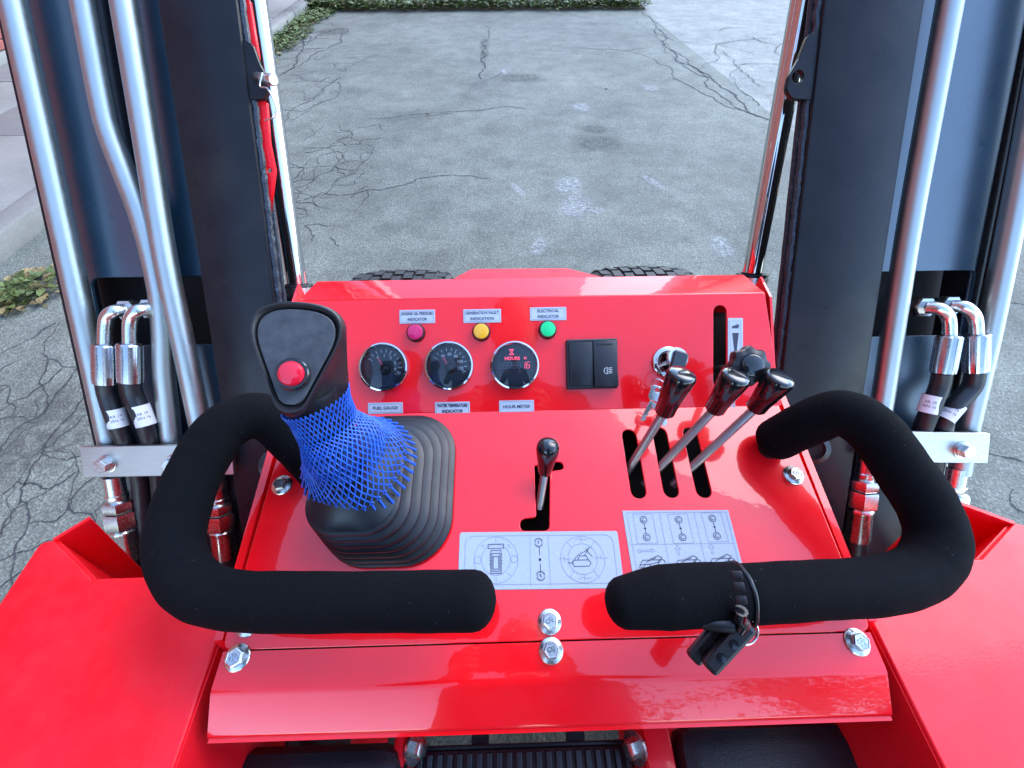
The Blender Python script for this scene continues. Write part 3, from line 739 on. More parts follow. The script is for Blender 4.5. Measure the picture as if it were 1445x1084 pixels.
# platform
PZ = .27
boxobj('platform', (-.225, -.42, PZ-.03), (.23, .010, PZ), M['rubber'], LD)
bm = bmesh.new()
for i in range(22):
    x = -.215+i*.0205; box(bm, (x, -.41, PZ), (x+.011, .004, PZ+.007), None, .0)
link('platform_rib', bm_mesh(bm), M['rubber'], LD, smooth=False, stuff=True)
for x in (-.12, .075): boxobj('platform_bracket', (x, .008, PZ-.03), (x+.03, .07, PZ-.015), M['dark'], LD)
for x, w_ in ((-.166, .012), (.106, .030)):
    boxobj('upright', (x, -.16, C0-.76), (x+w_, .03, C0-.615), M['red_satin'], LD, bev=.004)
for u_ in (584, 898):
    c_ = at(u_, 1054, .485); lobj('pivot_washer', [(0,0),(.017,0),(.017,.003),(.012,.0035),(0,.0035)], M['zinc'], frame(c_, (1 if u_ < 700 else -1, -.25, .45)), LD, 32)
    lobj('pivot_nut', [(0,.003),(.0095,.003),(.0095,.012),(.008,.013),(0,.013)], M['zinc'], frame(c_, (1 if u_ < 700 else -1, -.25, .45)), LD, 6)
boxobj('ribbed_step', (-.149, -.30, C0-.675), (.101, .004, C0-.660), M['rubber'], LD, bev=.003)
RIB = bmesh.new(); box(RIB, (-.0034, -.29, 0), (.0034, .0, .0045), None, .0012); rib_me = bm_mesh(RIB); rib_me.materials.append(M['rubber'])
for i in range(22): inst('step_rib', rib_me, Matrix.Translation((-.143+i*.0113, .001, C0-.6605)), LD)
boxobj('step_edge', (-.150, .0045, C0-.676), (.102, .0085, C0-.658), M['dark'], LD, bev=.001)
for x in (-.085, .028): boxobj('step_bracket', (x, .0086, C0-.674), (x+.020, .056, C0-.664), M['dark'], LD)
# thigh pads
for s, (xa, xb) in ((-1, (-.305, -.075)), (1, (.075, .305))):
    pts = at(420 if s < 0 else 1110, 1070, .47)
    xc = -.245 if s < 0 else .245; wd_ = .185 if s < 0 else .215
    bm = bmesh.new(); box(bm, (xc-wd_/2, -.16, C0-.660), (xc+wd_/2, .012 if s < 0 else .020, C0-.60), None, .022)
    bmesh.ops.subdivide_edges(bm, edges=bm.edges[:], cuts=1, use_grid_fill=True)
    link('thigh_pad', bm_mesh(bm), M['leather'], LD)

# --- flange bolts
def bolt_mesh(r, hexr, h, marks=True):
    bm = bmesh.new()
    lathe(bm, [(0,0),(r,0),(r,.0010),(r*.94,.0018),(hexr*1.02,.0032),(hexr*.6,.0032)], 40)
    lathe(bm, [(hexr,.003),(hexr,h-.0008),(hexr*.88,h),(hexr*.80,h),(hexr*.74,h-.0006),(0,h-.0006)], 6)
    me = bm_mesh(bm); me.materials.append(M['zinc'])
    me.materials.append(M['greyink'])
    return me
def add_marks(o_M, h, size, parent):
    return link('head_mark', text_mesh('CG\n8.8', size, o_M @ Matrix.Translation((0,-.0002,h)), spacing=.8, bold=.0002), M['crimp'], parent, smooth=False)
BM = bolt_mesh(.0112, .0076, .0078); BM2 = bolt_mesh(.0115, .0080, .0080)
for (a, b, pl, me, rz) in ((396,683,LOW,BM,.2), (1122,669,LOW,BM,.1), (776,877,LOW,BM,.3), (343,893,LOW,BM,0), (1199,874,LOW,BM,.4), (332,928,LOW,BM2,.5), (778,918,LOW,BM,.1), (1213,906,LOW,BM2,.2)):
    x, y = pl.px(a, b, .004)
    if a in (343,1199): y = q(343,881)[1]; 
    Mx = pl.at(x, y, 0, rz); o = inst('bolt', me, Mx, LD)
    add_marks(Mx, .0074 if me is BM else .0081, .0052, o)

# --- dashboard fittings
def sticker(name, pl, corners, mat, h=.0007, rad=.0008, bev=.0001):
    pts = [pl.px(*c) for c in corners]
    return plate(name, roundpoly(pts, rad, 3), [], .0006, pl.at(0,0,h), mat, LD, bev)
def label_plate(pl, c, wpx, hpx, rows, size, sxx=1.0, bold=.00008, border=True):
    x, y = pl.px(*c); x1, _ = pl.px(c[0]+wpx/2, c[1]); _, y1 = pl.px(c[0], c[1]-hpx/2); hw, hh = x1-x, y1-y
    o = plate('label', roundpoly([(x-hw,y-hh),(x+hw,y-hh),(x+hw,y+hh),(x-hw,y+hh)], .0006, 2), [], .0006, pl.at(0,0,.0007), M['sticker'], LD, .0001)
    if border:
        a, b = hw-.0016, hh-.0016
        print_obj('border', [[(x-a,y-b),(x+a,y-b),(x+a,y+b),(x-a,y+b),(x-a,y-b)]], .00035, pl.at(0,0,.0009), M['greyink'], o)
    n = len(rows)
    for i, r_ in enumerate(rows):
        yy = y + ((n-1)/2-i)*hh*2/(n+.35)
        lt = lettering(r_, size, pl.at(x, yy, .0010), M['ink'], o, sxx, bold)
        ww = lt.dimensions.x if lt.dimensions.x else 0; xsv = [v.co.x for v in lt.data.vertices]; ww = max(xsv)-min(xsv); mxw = 2*hw-.0052
        if ww > mxw:
            for v in lt.data.vertices: v.co.x *= mxw/ww
    return o
label_plate(UPP, (589,447), 50, 19, ['ENGINE OIL PRESSURE','INDICATOR'], .0051, .86)
label_plate(UPP, (680.5,446), 53, 19, ['GENERATION FAULT','INDICATION'], .0051, .98)
label_plate(UPP, (773.5,443), 51, 18.5, ['ELECTRICAL','INDICATOR'], .0051, .95)
label_plate(UPP, (544,576), 49, 15.5, ['FUEL GAUGE'], .0052, 1)
label_plate(UPP, (638.5,576.5), 49, 18.5, ['WATER TEMPERATURE','INDICATOR'], .0051, .9, .00022)
label_plate(UPP, (729,574), 49, 18, ['HOUR METER'], .0054, 1)
label_plate(UPP, (938,575), 36, 12, [], .0048, .9)
label_plate(UPP, (1019,572), 36, 14, [], .0048, .9)
def indicator(c, mat, lab):
    x, y = UPP.px(*c, .006)
    o = lobj('indicator_lamp', [(0,0),(.0112,0),(.0115,.0012),(.0108,.004),(.0104,.0075),(.0096,.0085),(.0088,.0085)], M['chrome'] if 0 else M['plastic'], UPP.at(x,y), LD, 40, label=lab)
    lobj('lens', [(.0093,.006),(.0093,.0088),(.0085,.0100),(.005,.0106),(0,.0108)], mat, UPP.at(x,y), o, 32)
indicator((586,469), M['magenta'], 'magenta round indicator lamp'); indicator((679,468), M['amber'], 'amber round indicator lamp'); indicator((773,465), M['green'], 'green round indicator lamp')
def gauge(c, lab, kind):
    x, y = UPP.px(*c, .004); Mx = UPP.at(x, y)
    g0 = empty_part('gauge', Mx, lab)
    lobj('bezel', [(.0250,.0015),(.0262,.0062),(.0275,.0080),(.0292,.0074),(.0302,.0050),(.0304,0),(.0290,0)], M['chrome'], Mx, g0, 64)
    lobj('dial', [(0,.001),(.0262,.001)], M['gaugeface'], Mx, g0, 48)
    lobj('glass', [(.0266,.0064),(.022,.0076),(.014,.0088),(.007,.0094),(0,.0096)], M['glass'], Mx, g0, 48)
    if kind != 'hour':
        tk = []
        for i in range(11):
            a = R(150 - i*17); r0 = .0185 if i % 5 else .0165
            tk.append([(r0*math.cos(a), r0*math.sin(a)), (.0215*math.cos(a), .0215*math.sin(a))])
        print_obj('scale_mark', tk, .0009, Mx @ Matrix.Translation((0,0,.0015)), M['white'], g0)
        for i, s in enumerate((['E','1','2','3','F'] if kind == 'fuel' else ['40','60','80','100','120'])):
            a = R(122 - i*34); link('numeral', text_mesh(s, .0050, Mx @ Matrix.Translation((.0140*math.cos(a), .0140*math.sin(a), .0015)), bold=.0002), M['white'], g0, smooth=False)
        a = R(118 if kind == 'fuel' else 122)
        bm = bmesh.new(); box(bm, (-.004,-.0013,.0022),(.0160,.0013,.0030)); me = bm_mesh(bm); me.transform(Mx @ Matrix.Translation((.001,-.003,0)) @ Matrix.Rotation(a,4,'Z'))
        link('needle', me, M['needle'], g0, smooth=False)
        lobj('needle_hub', [(.0062,.001),(.0062,.0040),(.005,.0048),(0,.0050)], M['plastic'], Mx @ Matrix.Translation((.001,-.003,0)), g0, 24)
        link('symbol', text_mesh('⛽' if 0 else ('FUEL' if kind == 'fuel' else '°C'), .0034, Mx @ Matrix.Translation((.0165,-.0085,.0015))), M['white'], g0, smooth=False)
    else:
        link('lettering', text_mesh('HOURS', .0056, Mx @ Matrix.Translation((-.003,.0085,.0015)), bold=.0002), M['led'], g0, smooth=False)
        link('lettering', text_mesh('H', .0042, Mx @ Matrix.Translation((.013,.0085,.0015)), bold=.0002), M['led'], g0, smooth=False)
        print_obj('hourglass', [[(-.0058,.0190),(-.0014,.0190),(-.0058,.0138),(-.0014,.0138),(-.0058,.0190)],[(-.0064,.0196),(-.0008,.0196)],[(-.0064,.0132),(-.0008,.0132)]], .0007, Mx @ Matrix.Translation((0,0,.0015)), M['led'], g0)
        seg = {'8':'abcdefg','1':'bc','0':'abcdef','6':'acdefg'}
        def digit(ch, ox, oy, w_, h_):
            P = {'a':[(0,h_),(w_,h_)],'b':[(w_,h_),(w_,h_/2)],'c':[(w_,h_/2),(w_,0)],'d':[(0,0),(w_,0)],'e':[(0,0),(0,h_/2)],'f':[(0,h_/2),(0,h_)],'g':[(0,h_/2),(w_,h_/2)]}
            return [[(ox+a_[0]+a_[1]*.12, oy+a_[1]) for a_ in P[k]] for k in seg[ch]]
        for i, ch in enumerate('1888816'):
            lit = i >= 5
            print_obj('digit', digit('8' if not lit else ch, -.0195+i*.0056, -.0035, .0036, .0072), .0007, Mx @ Matrix.Translation((0,0,.0015)), M['led'] if lit else M['dimled'], g0)
def empty_part(name, Mx, lab=None):
    # a gauge's can behind the panel carries its front pieces
    return lobj(name, [(0,-.035),(.0255,-.035),(.0255,.0005),(0,.0005)], M['plastic'], Mx, LD, 32, label=lab)
gauge((541,518), 'round chrome rimmed gauge with pale fogged dial', 'fuel')
gauge((633.5,516), 'round chrome rimmed water temperature gauge', 'temp'); gauge((726.5,515.5), 'round chrome rimmed hour meter with red digits', 'hour')
# rocker switches
c = [UPP.px(*p) for p in ((799,550),(871,548),(870,478),(798,480))]
fr_ = plate('switch_frame', roundpoly([c[0],c[1],c[2],c[3]], .003), [], .005, UPP.at(0,0,.005), M['plastic'], LD, .0012)
def rocker(a, b, tilt):
    x0, y0 = UPP.px(a[0], b[1]); x1, y1 = UPP.px(b[0], a[1])
    bm = bmesh.new(); box(bm, (x0,y0,.004),(x1,y1,.0075 + (.0015 if tilt else 0)), None, .0008)
    if tilt:
        for v in bm.verts:
            if v.co.z > .006: v.co.z += (v.co.y-(y0+y1)/2)*-.10
    me = bm_mesh(bm); me.transform(UPP.M); return link('rocker', me, M['plastic'], fr_)
rocker((803,484),(834,545),False); rk = rocker((837,481),(868,546),True)
x, y = UPP.px(855, 524); ic = [arc((-.0008,0), .0038, 90, 270, 10)+[(-.0008,-.0038),(-.0008,.0038)]]
for k in range(4): yy = -.003+k*.002; ic.append([(.0008, yy),(.0050, yy+.0006)])
print_obj('headlamp_symbol', ic, .0006, UPP.at(x, y, .0105), M['white'], rk)
for vv in (487, 541):
    x0, yv = UPP.px(841, vv); print_obj('grip_dots', [[(x0+.0025*k, yv),(x0+.0025*k+.0010, yv)] for k in range(8)], .0012, UPP.at(0,0,.0108 if vv > 500 else .0074), M['inner'], rk)
# speed sticker with rabbit and wedge
st = sticker('speed_sticker', UPP, [(1027,521),(1048,521),(1048,449),(1027,449)], M['sticker'])
x, y = UPP.px(1037.5, 485); hx = .0085
print_obj('border', [[(x-hx+.0018,y-.028),(x+hx-.0018,y-.028),(x+hx-.0018,y+.028),(x-hx+.0018,y+.028),(x-hx+.0018,y-.028)]], .0003, UPP.at(0,0,.0009), M['greyink'], st)
xr, yr = UPP.px(1037.5, 461)
plate('rabbit_symbol', [(xr-.0048,yr-.0022),(xr+.0040,yr-.0022),(xr+.0030,yr-.0008),(xr+.0050,yr+.0004),(xr+.0040,yr+.0020),(xr+.0008,yr+.0036),(xr+.0018,yr+.0018),(xr-.0010,yr+.0014),(xr-.0038,yr+.0006)], [], .0002, UPP.at(0,0,.0010), M['ink'], st, .00002)
xa, ya = UPP.px(1037.5, 470); xb, yb = UPP.px(1037.5, 505)
plate('wedge_symbol', [(xa-.0040,ya),(xb-.0004,yb),(xb+.0004,yb),(xa+.0040,ya)], [], .0002, UPP.at(0,0,.0010), M['ink'], st, .00002)

# --- throttle lever with star knob
a = UPP.wp(1012, 521, -.02); b = at(1050, 517, .470)
thr = tube('throttle_lever', [a, a.lerp(b,.5), b], .0045, M['zinc'], LD, 12, smoothn=0)
kd = (CAM-b).normalized().lerp(Vector((0,-.3,1)), .35)
kd = (UPP.n*0.55 + (b-a).normalized()*0.6 + Vector((0,-.1,.15)))
Mk = frame(at(1054,517,.474), kd)
lobj('star_knob', [(0,-.012),(.010,-.012),(.0185,-.007),(.0205,-.002),(.0205,.006),(.0185,.010),(.013,.012),(.0125,.0115),(0,.0115)], M['plastic'], Mk, thr, 96, lambda t_, r, z: r*(1+.07*math.cos(8*t_)) if r > .017 else r)
lobj('knob_cap', [(.0115,.0115),(.0115,.0140),(.0100,.0150),(0,.0155)], M['gloss_black'], Mk, thr, 40)
# --- key switch and keys
x, y = UPP.px(943, 511, .004); Ms = UPP.at(x, y)
ks = lobj('key_switch', [(.0185,0),(.0192,.0012),(.0188,.0040),(.0150,.0062),(.0135,.0060),(.0130,.0046),(0,.0046)], M['chrome'], Ms, LD, 48)
keys = empty('key_set', Ms.translation, 'bunch of keys on a split ring hanging from the ignition key switch', 'keys')
def blade_key(p, d, L, mat, parent, nm='key_blade'):
    Mx = frame(p, UPP.n, Vector(d).normalized()); pts = [(0,-.0028),(L*.95,-.0028),(L,-.001),(L*.93,.002)]
    for k in range(6): pts += [(L*(.86-.12*k), .0016 if k % 2 else .0030)]
    pts += [(0,.003)]
    return plate(nm, pts, [], .0018, Mx, mat, parent, .0002)
kp = at(959, 512, .515)
lobj('key_collar', [(.0120,0),(.0135,.002),(.0120,.004),(0,.004)], M['zinc'], frame(at(955, 506, .524), UPP.n+Vector((.1,0,.2))), keys, 32)
kh = Matrix.Translation(kp) @ frame((0,0,0), UPP.n + Vector((.1,0,.2)), Vector((-.35, -.6, -.7))).to_3x3().to_4x4()
plate('key_head', roundpoly([(-.015,-.0095),(.014,-.0085),(.014,.0085),(-.015,.0095)], .005), [circle((.010,0),.0025,12)], .007, kh, M['gloss_black'], keys, .002)
tube('key_shank', [kp - UPP.n*.004 + Vector((-.008,0,0)), Ms.translation + UPP.n*.003], .003, M['zinc'], keys, 10, smoothn=0)
def ring(name, c, r, tdir, rad, parent, mat=None, n=28):
    Mx = frame(c, tdir); pts = [Mx @ Vector((r*math.cos(2*math.pi*k/n), r*math.sin(2*math.pi*k/n), 0)) for k in range(n)]
    return tube(name, pts, rad, mat or M['zinc'], parent, 8, smoothn=0, closed=True)
ring('split_ring', at(948, 533, .510), .0115, Vector((.5,-.6,.5)), .0008, keys); ring('split_ring', at(929, 545, .512), .009, Vector((-.6,-.7,.2)), .0008, keys)
k1 = at(926, 552, .512)
plate('key_bow', roundpoly([(-.006,-.008),(.012,-.0075),(.012,.0075),(-.006,.008)], .005), [circle((-.001,0),.003,12)], .0022, frame(k1+UPP.n*.003, UPP.n, Vector((-.35,-.8,-.4))), M['zinc'], keys, .0003)
blade_key(k1+Vector((-.006,-.012,-.004)), at(899,596,.52)-k1, .026, M['zinc'], keys)
k2 = at(938, 570, .515)
plate('key_bow', roundpoly([(-.008,-.007),(.010,-.007),(.010,.007),(-.008,.007)], .004), [], .0045, frame(at(940,556,.508), UPP.n, Vector((0,-1,-.7))), M['gloss_black'], keys, .0008, label='black key head')
blade_key(k2, at(938,608,.515)-k2, .026, M['zinc'], keys)
# --- three hydraulic levers
M['lever'] = zinc('dull_steel_rod', (0.42, 0.40, 0.40), 0.42, (3, 3, 3))
for (bs, kb, kt) in (((896,648),(937,582),(961,532)), ((940,650),(1008,578),(1037,534)), ((984,652),(1066,576),(1099,536))):
    p0 = LOW.wp(*bs, 0); p1_ = at(*kb, .478); p0 = p0-(p1_-p0).normalized()*.04; p2_ = at(*kt, .452)
    t = tube('control_lever', [p0, p1_], .0049, M['lever'], LD, 16, smoothn=0)
    d = (p2_-p1_); L = d.length*1.1; Mx = frame(p1_, d)
    lobj('lever_grip', [(0,-.002),(.0085,-.002),(.0108,.001),(.0112,.012),(.0116,.0125),(.0150,L*.82),(.0154,L*.93),(.0148,L*.98),(.0125,L+.001),(.006,L+.002),(0,L+.0022)], M['gloss_black'], Mx, t, 40)
# small travel lever
p0 = LOW.wp(763, 703, 0); p1_ = at(769, 664, .478); p0 = p0-(p1_-p0).normalized()*.012; p2_ = at(773, 634, .462)
t = tube('travel_lever', [p0, p1_], .0042, M['lever'], LD, 16, smoothn=0)
d = p2_-p1_; L = d.length
lobj('lever_grip', [(0,-.004),(.0062,-.004),(.0075,0),(.0092,L*.35),(.0118,L*.8),(.0124,L*1.0),(.0118,L*1.18),(.0095,L*1.3),(.005,L*1.38),(0,L*1.4)], M['gloss_black'], frame(p1_, d), t, 40)

# --- instruction decals
q = LOW.px
dc = plate('instruction_decal', roundpoly([q(646,833), q(881,830), q(871,749.5), q(649,751.5)], .003), [], .0006, LOW.at(0,0,.0007), M['sheet'], LD, .0001, label='silver travel instruction decal with two round diagrams')
P = []
def qq(uv): return q(*uv)
bx = [(655,826),(872,823),(864,755),(657,757)]
P.append(roundpoly([qq(b) for b in bx], .010) ); P[-1].append(P[-1][0])
for (cu, cv) in ((700,790),(822,789)):
    c = q(cu,cv); ro = q(cu+31,cv)[0]-c[0]; ri = ro*.66
    P += [arc(c, ro, 0, 360, 48), arc(c, ri, 0, 360, 40)]
    if cu > 760: P += [[(c[0]+ri*math.cos(R(a)), c[1]+ri*math.sin(R(a))),(c[0]+ro*math.cos(R(a)), c[1]+ro*math.sin(R(a)))] for a in (50,130,230,310)]
    rm = (ro+ri)/2
    for a in (45,90,135,180,225,270,315,0):
        cx_, cy_ = c[0]+rm*math.cos(R(a)), c[1]+rm*math.sin(R(a)); e = .0022
        if cu < 760:
            if a in (0,180): P.append(arc((cx_,cy_), .0035, 0, 360, 12))
            elif a in (90,270): P.append([(cx_,cy_-e),(cx_,cy_+e)])
            else: P.append([(cx_-e,cy_),(cx_+e*.3,cy_+e*(.6 if a < 180 else -.6)),(cx_+e*.6,cy_-e)])
        elif a in (90,270,0,180):
            P.append([(cx_-.006,cy_),(cx_-.002,cy_+.0015),(cx_+.002,cy_),(cx_+.007,cy_+.0005)]); P.append([(cx_,cy_-.002),(cx_,cy_+.003)])
P += [[q(748,754),q(748.5,827)],[q(773,754),q(777,826)]]
print_obj('diagram_lines', P, .00045, LOW.at(0,0,.0009), M['greyink'], dc)
# machine pictograms
c = q(700,790); P = [[(c[0]-.008,c[1]+.011),(c[0]+.008,c[1]+.011),(c[0]+.008,c[1]+.015),(c[0]-.008,c[1]+.015),(c[0]-.008,c[1]+.011)]]
for k in range(3): e = .0052-.0012*k; P.append([(c[0]-e,c[1]-.013+k*.002),(c[0]+e,c[1]-.013+k*.002),(c[0]+e,c[1]+.009-k*.003),(c[0]-e,c[1]+.009-k*.003),(c[0]-e,c[1]-.013+k*.002)])
P += [[(c[0]-.0065,c[1]-.004+j*.003),(c[0]-.0052,c[1]-.004+j*.003)] for j in range(4)]+[[(c[0]+.0065,c[1]-.004+j*.003),(c[0]+.0052,c[1]-.004+j*.003)] for j in range(4)]
c2 = q(822,789)
P += [[(c2[0]-.009,c2[1]-.007),(c2[0]+.006,c2[1]-.007),(c2[0]+.008,c2[1]-.004),(c2[0]+.006,c2[1]-.001),(c2[0]-.009,c2[1]-.001),(c2[0]-.0105,c2[1]-.004),(c2[0]-.009,c2[1]-.007)],
      [(c2[0]-.005,c2[1]-.001),(c2[0]-.003,c2[1]+.003),(c2[0]+.004,c2[1]+.003),(c2[0]+.006,c2[1]-.001)], [(c2[0]+.002,c2[1]+.003),(c2[0]+.007,c2[1]+.009),(c2[0]-.004,c2[1]+.004),(c2[0]-.012,c2[1]-.004),(c2[0]-.015,c2[1]-.003)],
      [(c2[0]+.005,c2[1]+.008),(c2[0]+.010,c2[1]+.002)], [(c2[0]+.004,c2[1]+.009),(c2[0]+.009,c2[1]+.011)]]
c3 = q(762,790); P += [arc(c3, .0011, 0, 360, 8), arc(c3, .0005, 0, 360, 6)]
P += [[(c3[0],c3[1]+.004),(c3[0],c3[1]+.012)], [(c3[0],c3[1]-.004),(c3[0],c3[1]-.012)]]
print_obj('machine_symbol', P, .00055, LOW.at(0,0,.0011), M['ink'], dc)
for (uu, vv, s) in ((760,766,'F'),(763,813,'R')):
    c = q(uu,vv); print_obj('ring_symbol', [arc(c,.0036,0,360,18), arc(c,.0044,20,160,8), arc(c,.0044,200,340,8)], .0004, LOW.at(0,0,.0009), M['ink'], dc); lettering(s, .0046, LOW.at(c[0],c[1],.0010), M['ink'], dc)
dc = plate('lever_decal', roundpoly([q(898,845), q(1059,842), q(1027,720), q(878,721)], .001), [], .0006, LOW.at(0,0,.0007), M['sheet'], LD, .0001, label='silver three column lever instruction decal')
P = [[q(884,724),q(1024,723),q(1050,828),q(903,830),q(884,724)], [q(889,769),q(1036,767)], [q(930,724),q(950,828)], [q(979,724),q(1003,828)]]
A2 = []
for (cu, cv) in ((910,746),(960,746),(1008,744)):
    c = q(cu,cv); P.append([(c[0]-.0105,c[1]-.015),(c[0]+.0105,c[1]-.015),(c[0]+.0105,c[1]+.015),(c[0]-.0105,c[1]+.015),(c[0]-.0105,c[1]-.015)])
    for dy in (.009,-.009): A2 += [arc((c[0],c[1]+dy),.0036,0,360,16), arc((c[0],c[1]+dy),.0018,60,330,10)]
    A2 += [arc(c,.0008,0,360,8), arc(c,.0003,0,360,6), [(c[0],c[1]+.002),(c[0],c[1]+.0045)], [(c[0],c[1]-.002),(c[0],c[1]-.0045)]]
for i, (cu, cv) in enumerate(((918,792),(968,792),(1016,790))):
    c = q(cu,cv); X, Y = c
    A2 += [[(X-.012,Y-.004),(X-.008,Y+.001),(X-.002,Y+.001),(X+.008,Y+.005),(X+.012,Y+.003),(X+.009,Y-.001),(X-.001,Y-.003),(X-.007,Y-.003),(X-.012,Y-.004)], [(X-.005,Y-.001),(X+.006,Y+.003)], [(X-.002,Y-.003),(X+.002,Y-.009),(X+.010,Y-.008)], [(X-.013,Y-.006),(X-.008,Y-.006),(X-.006,Y-.003)], arc((X+.011,Y-.002),.0035,0,270,10), [(X+.001,Y+.001),(X+.009,Y+.001)]]
    P += [[(X-.012,Y+.010),(X-.009,Y+.012),(X-.009,Y+.0108),(X+.003,Y+.0108),(X+.003,Y+.012),(X+.006,Y+.010),(X+.003,Y+.008),(X+.003,Y+.0092),(X-.009,Y+.0092),(X-.009,Y+.008),(X-.012,Y+.010)]] if i == 0 else [[(X-.007,Y+.006),(X-.007,Y+.012),(X-.009,Y+.012),(X-.006,Y+.0155),(X-.003,Y+.012),(X-.005,Y+.012),(X-.005,Y+.006),(X-.007,Y+.006)]]
print_obj('diagram_lines', P, .00045, LOW.at(0,0,.0009), M['greyink'], dc); print_obj('machine_symbol', A2, .0006, LOW.at(0,0,.0011), M['ink'], dc)

# ================================================================== joystick
JB = LOW.w(-.166, .117)                                  # centre of the boot on the console
def sqring(cx, cy, hx, hy, r, z, n=10, Mx=LOW.M):
    pts = []
    for (sx, sy, a0) in ((1,1,0),(-1,1,90),(-1,-1,180),(1,-1,270)):
        for k in range(n):
            a = R(a0+90*k/(n-1)); pts.append(Mx @ Vector((cx+sx*(hx-r)+r*math.cos(a), cy+sy*(hy-r)+r*math.sin(a), z)))
    return pts
def loft(rings, capa=False, capb=True):
    bm = bmesh.new(); V = [[bm.verts.new(p) for p in rg] for rg in rings]; n = len(V[0])
    for a, b in zip(V, V[1:]):
        for k in range(n): bm.faces.new((a[k], a[(k+1)%n], b[(k+1)%n], b[k]))
    if capa: bm.faces.new(V[0][::-1])
    if capb: bm.faces.new(V[-1])
    return bm
jb = LOW.px(546, 704); jt = LOW.px(500, 688, .068)
joy = empty_stub = None
rings = []
NT = 7
yN, yF = LOW.px(548,801,.004)[1], LOW.px(548,588,.004)[1]; xL, xR = LOW.px(448,720,.03)[0], LOW.px(640,705,.004)[0]
tN, tF = LOW.px(500,755,.062)[1], LOW.px(500,618,.062)[1]; uL, uR = LOW.px(431,700,.062)[0], LOW.px(566,690,.062)[0]
B0 = ((xL+xR)/2, (yN+yF)/2, (xR-xL)/2, (yF-yN)/2); B1 = ((uL+uR)/2, (tN+tF)/2, (uR-uL)/2, (tF-tN)/2)
for i in range(NT):
    f = i/(NT-1); h0 = .002+.0088*i; k = f**1.15
    cx_, cy_, hx_, hy_ = (B0[m]+(B1[m]-B0[m])*k for m in range(4)); rr = .048-.016*f
    for dz, ins in ((0,.0055),(.0010,.0012),(.0026,0),(.0046,.0005),(.0060,.0024),(.0070,.0060)):
        rings.append(sqring(cx_, cy_, hx_-ins, hy_-ins, min(rr, hx_-ins-.001), h0+dz))
cx_, cy_, hx_, hy_ = B1
h0 = .002+.0088*(NT-1)
for kx, z in ((.95,.0085),(.90,.0115),(.83,.0155),(.74,.0200),(.64,.0240),(.52,.0275),(.44,.0300),(.42,.034),(.40,.040)):
    r_ = hx_*kx; rings.append(sqring(cx_, cy_, r_, r_+(hy_-hx_)*max(0,(kx-.5)*2), min(r_*.98, .034), h0+z))
jt = (cx_, cy_)
joy = link('joystick_boot', bm_mesh(loft(rings, True)), M['boot'], LD, label='ribbed black rubber joystick boot')
neck = LOW.w(cx_-.002, cy_, .078)
fc = at(417, 492, .352)                                   # centre of the grip's face
nk = at(462, 600, .395)                                   # where the grip ends
tube('joystick_stem', [neck, nk.lerp(neck,.5)+Vector((.002,0,0)), nk, fc.lerp(nk,.5)], [.019,.018,.022,.020], M['boot'], joy, 20)
# grip: rounded triangle face, side walls running back into a round neck
fz = (CAM-fc).normalized(); fz = (fz*.75 + Vector((-.12,-.25,.62))).normalized()
G = frame(fc, fz, Vector((1,-.06,0)))
def tri(sc_x, sc_y, z, oy=0, ox=0, n=48, pw=1.0):
    base = [(-.047,.038),(.047,.038),(.009,-.052),(-.009,-.052)]
    rp = roundpoly([(x_*sc_x, y_*sc_y) for x_, y_ in base], [.030*sc_x,.030*sc_x,.014*sc_x,.014*sc_x], 11)
    return [Vector((x_+ox, y_+oy, z)) for x_, y_ in rp]
def blend_ring(z, k, r, ox, oy, s):
    T = tri(s, s, z); out = []
    for v in T:
        a = math.atan2(v.y, v.x); c_ = Vector((r*math.cos(a), r*math.sin(a), z)); w_ = v.lerp(c_, k); out.append(Vector((w_.x+ox, w_.y+oy, z)))
    return out
ax = (G.inverted() @ nk)                                  # neck position in the grip's frame
rg = []
for z, s in ((-.0030,.86),(-.0005,.91),(.0015,.955),(.0015,.985),(.0000,1.015),(-.004,1.04),(-.010,1.05)):
    rg.append([G @ v for v in tri(s, s, z)])
for k in range(1, 8):
    f = k/7; z = -.010+(ax.z+.010)*f; rg.append([G @ v for v in blend_ring(z, f**1.2, .024, ax.x*f**1.1, ax.y*f**1.1, 1.05-.22*f)])
gm = bm_mesh(loft(rg, True, True))
grip = link('joystick_grip', gm, M['plastic'], joy, label='black joystick grip with rounded triangular face') if 0 else link('joystick_grip', gm, M['plastic'], LD, label='black joystick grip with rounded triangular face')
pts = [(v.x, v.y) for v in tri(.86,.86,0)]
plate('face_plate', pts, [], .003, G @ Matrix.Translation((0,-.0005,.0006)), M['grey_pad'], grip, .0008)
bt = G @ Matrix.Translation((.001,-.0215,.0006))
lobj('button_collar', [(.0128,0),(.0128,.006),(.0118,.0072),(.0100,.0072),(.0100,.004)], M['gloss_black'], bt, grip, 40)
lobj('button', [(.0098,.003),(.0098,.0095),(.0085,.0112),(.005,.0120),(0,.0122)], M['redbtn'], bt, grip, 40, label='red push button')
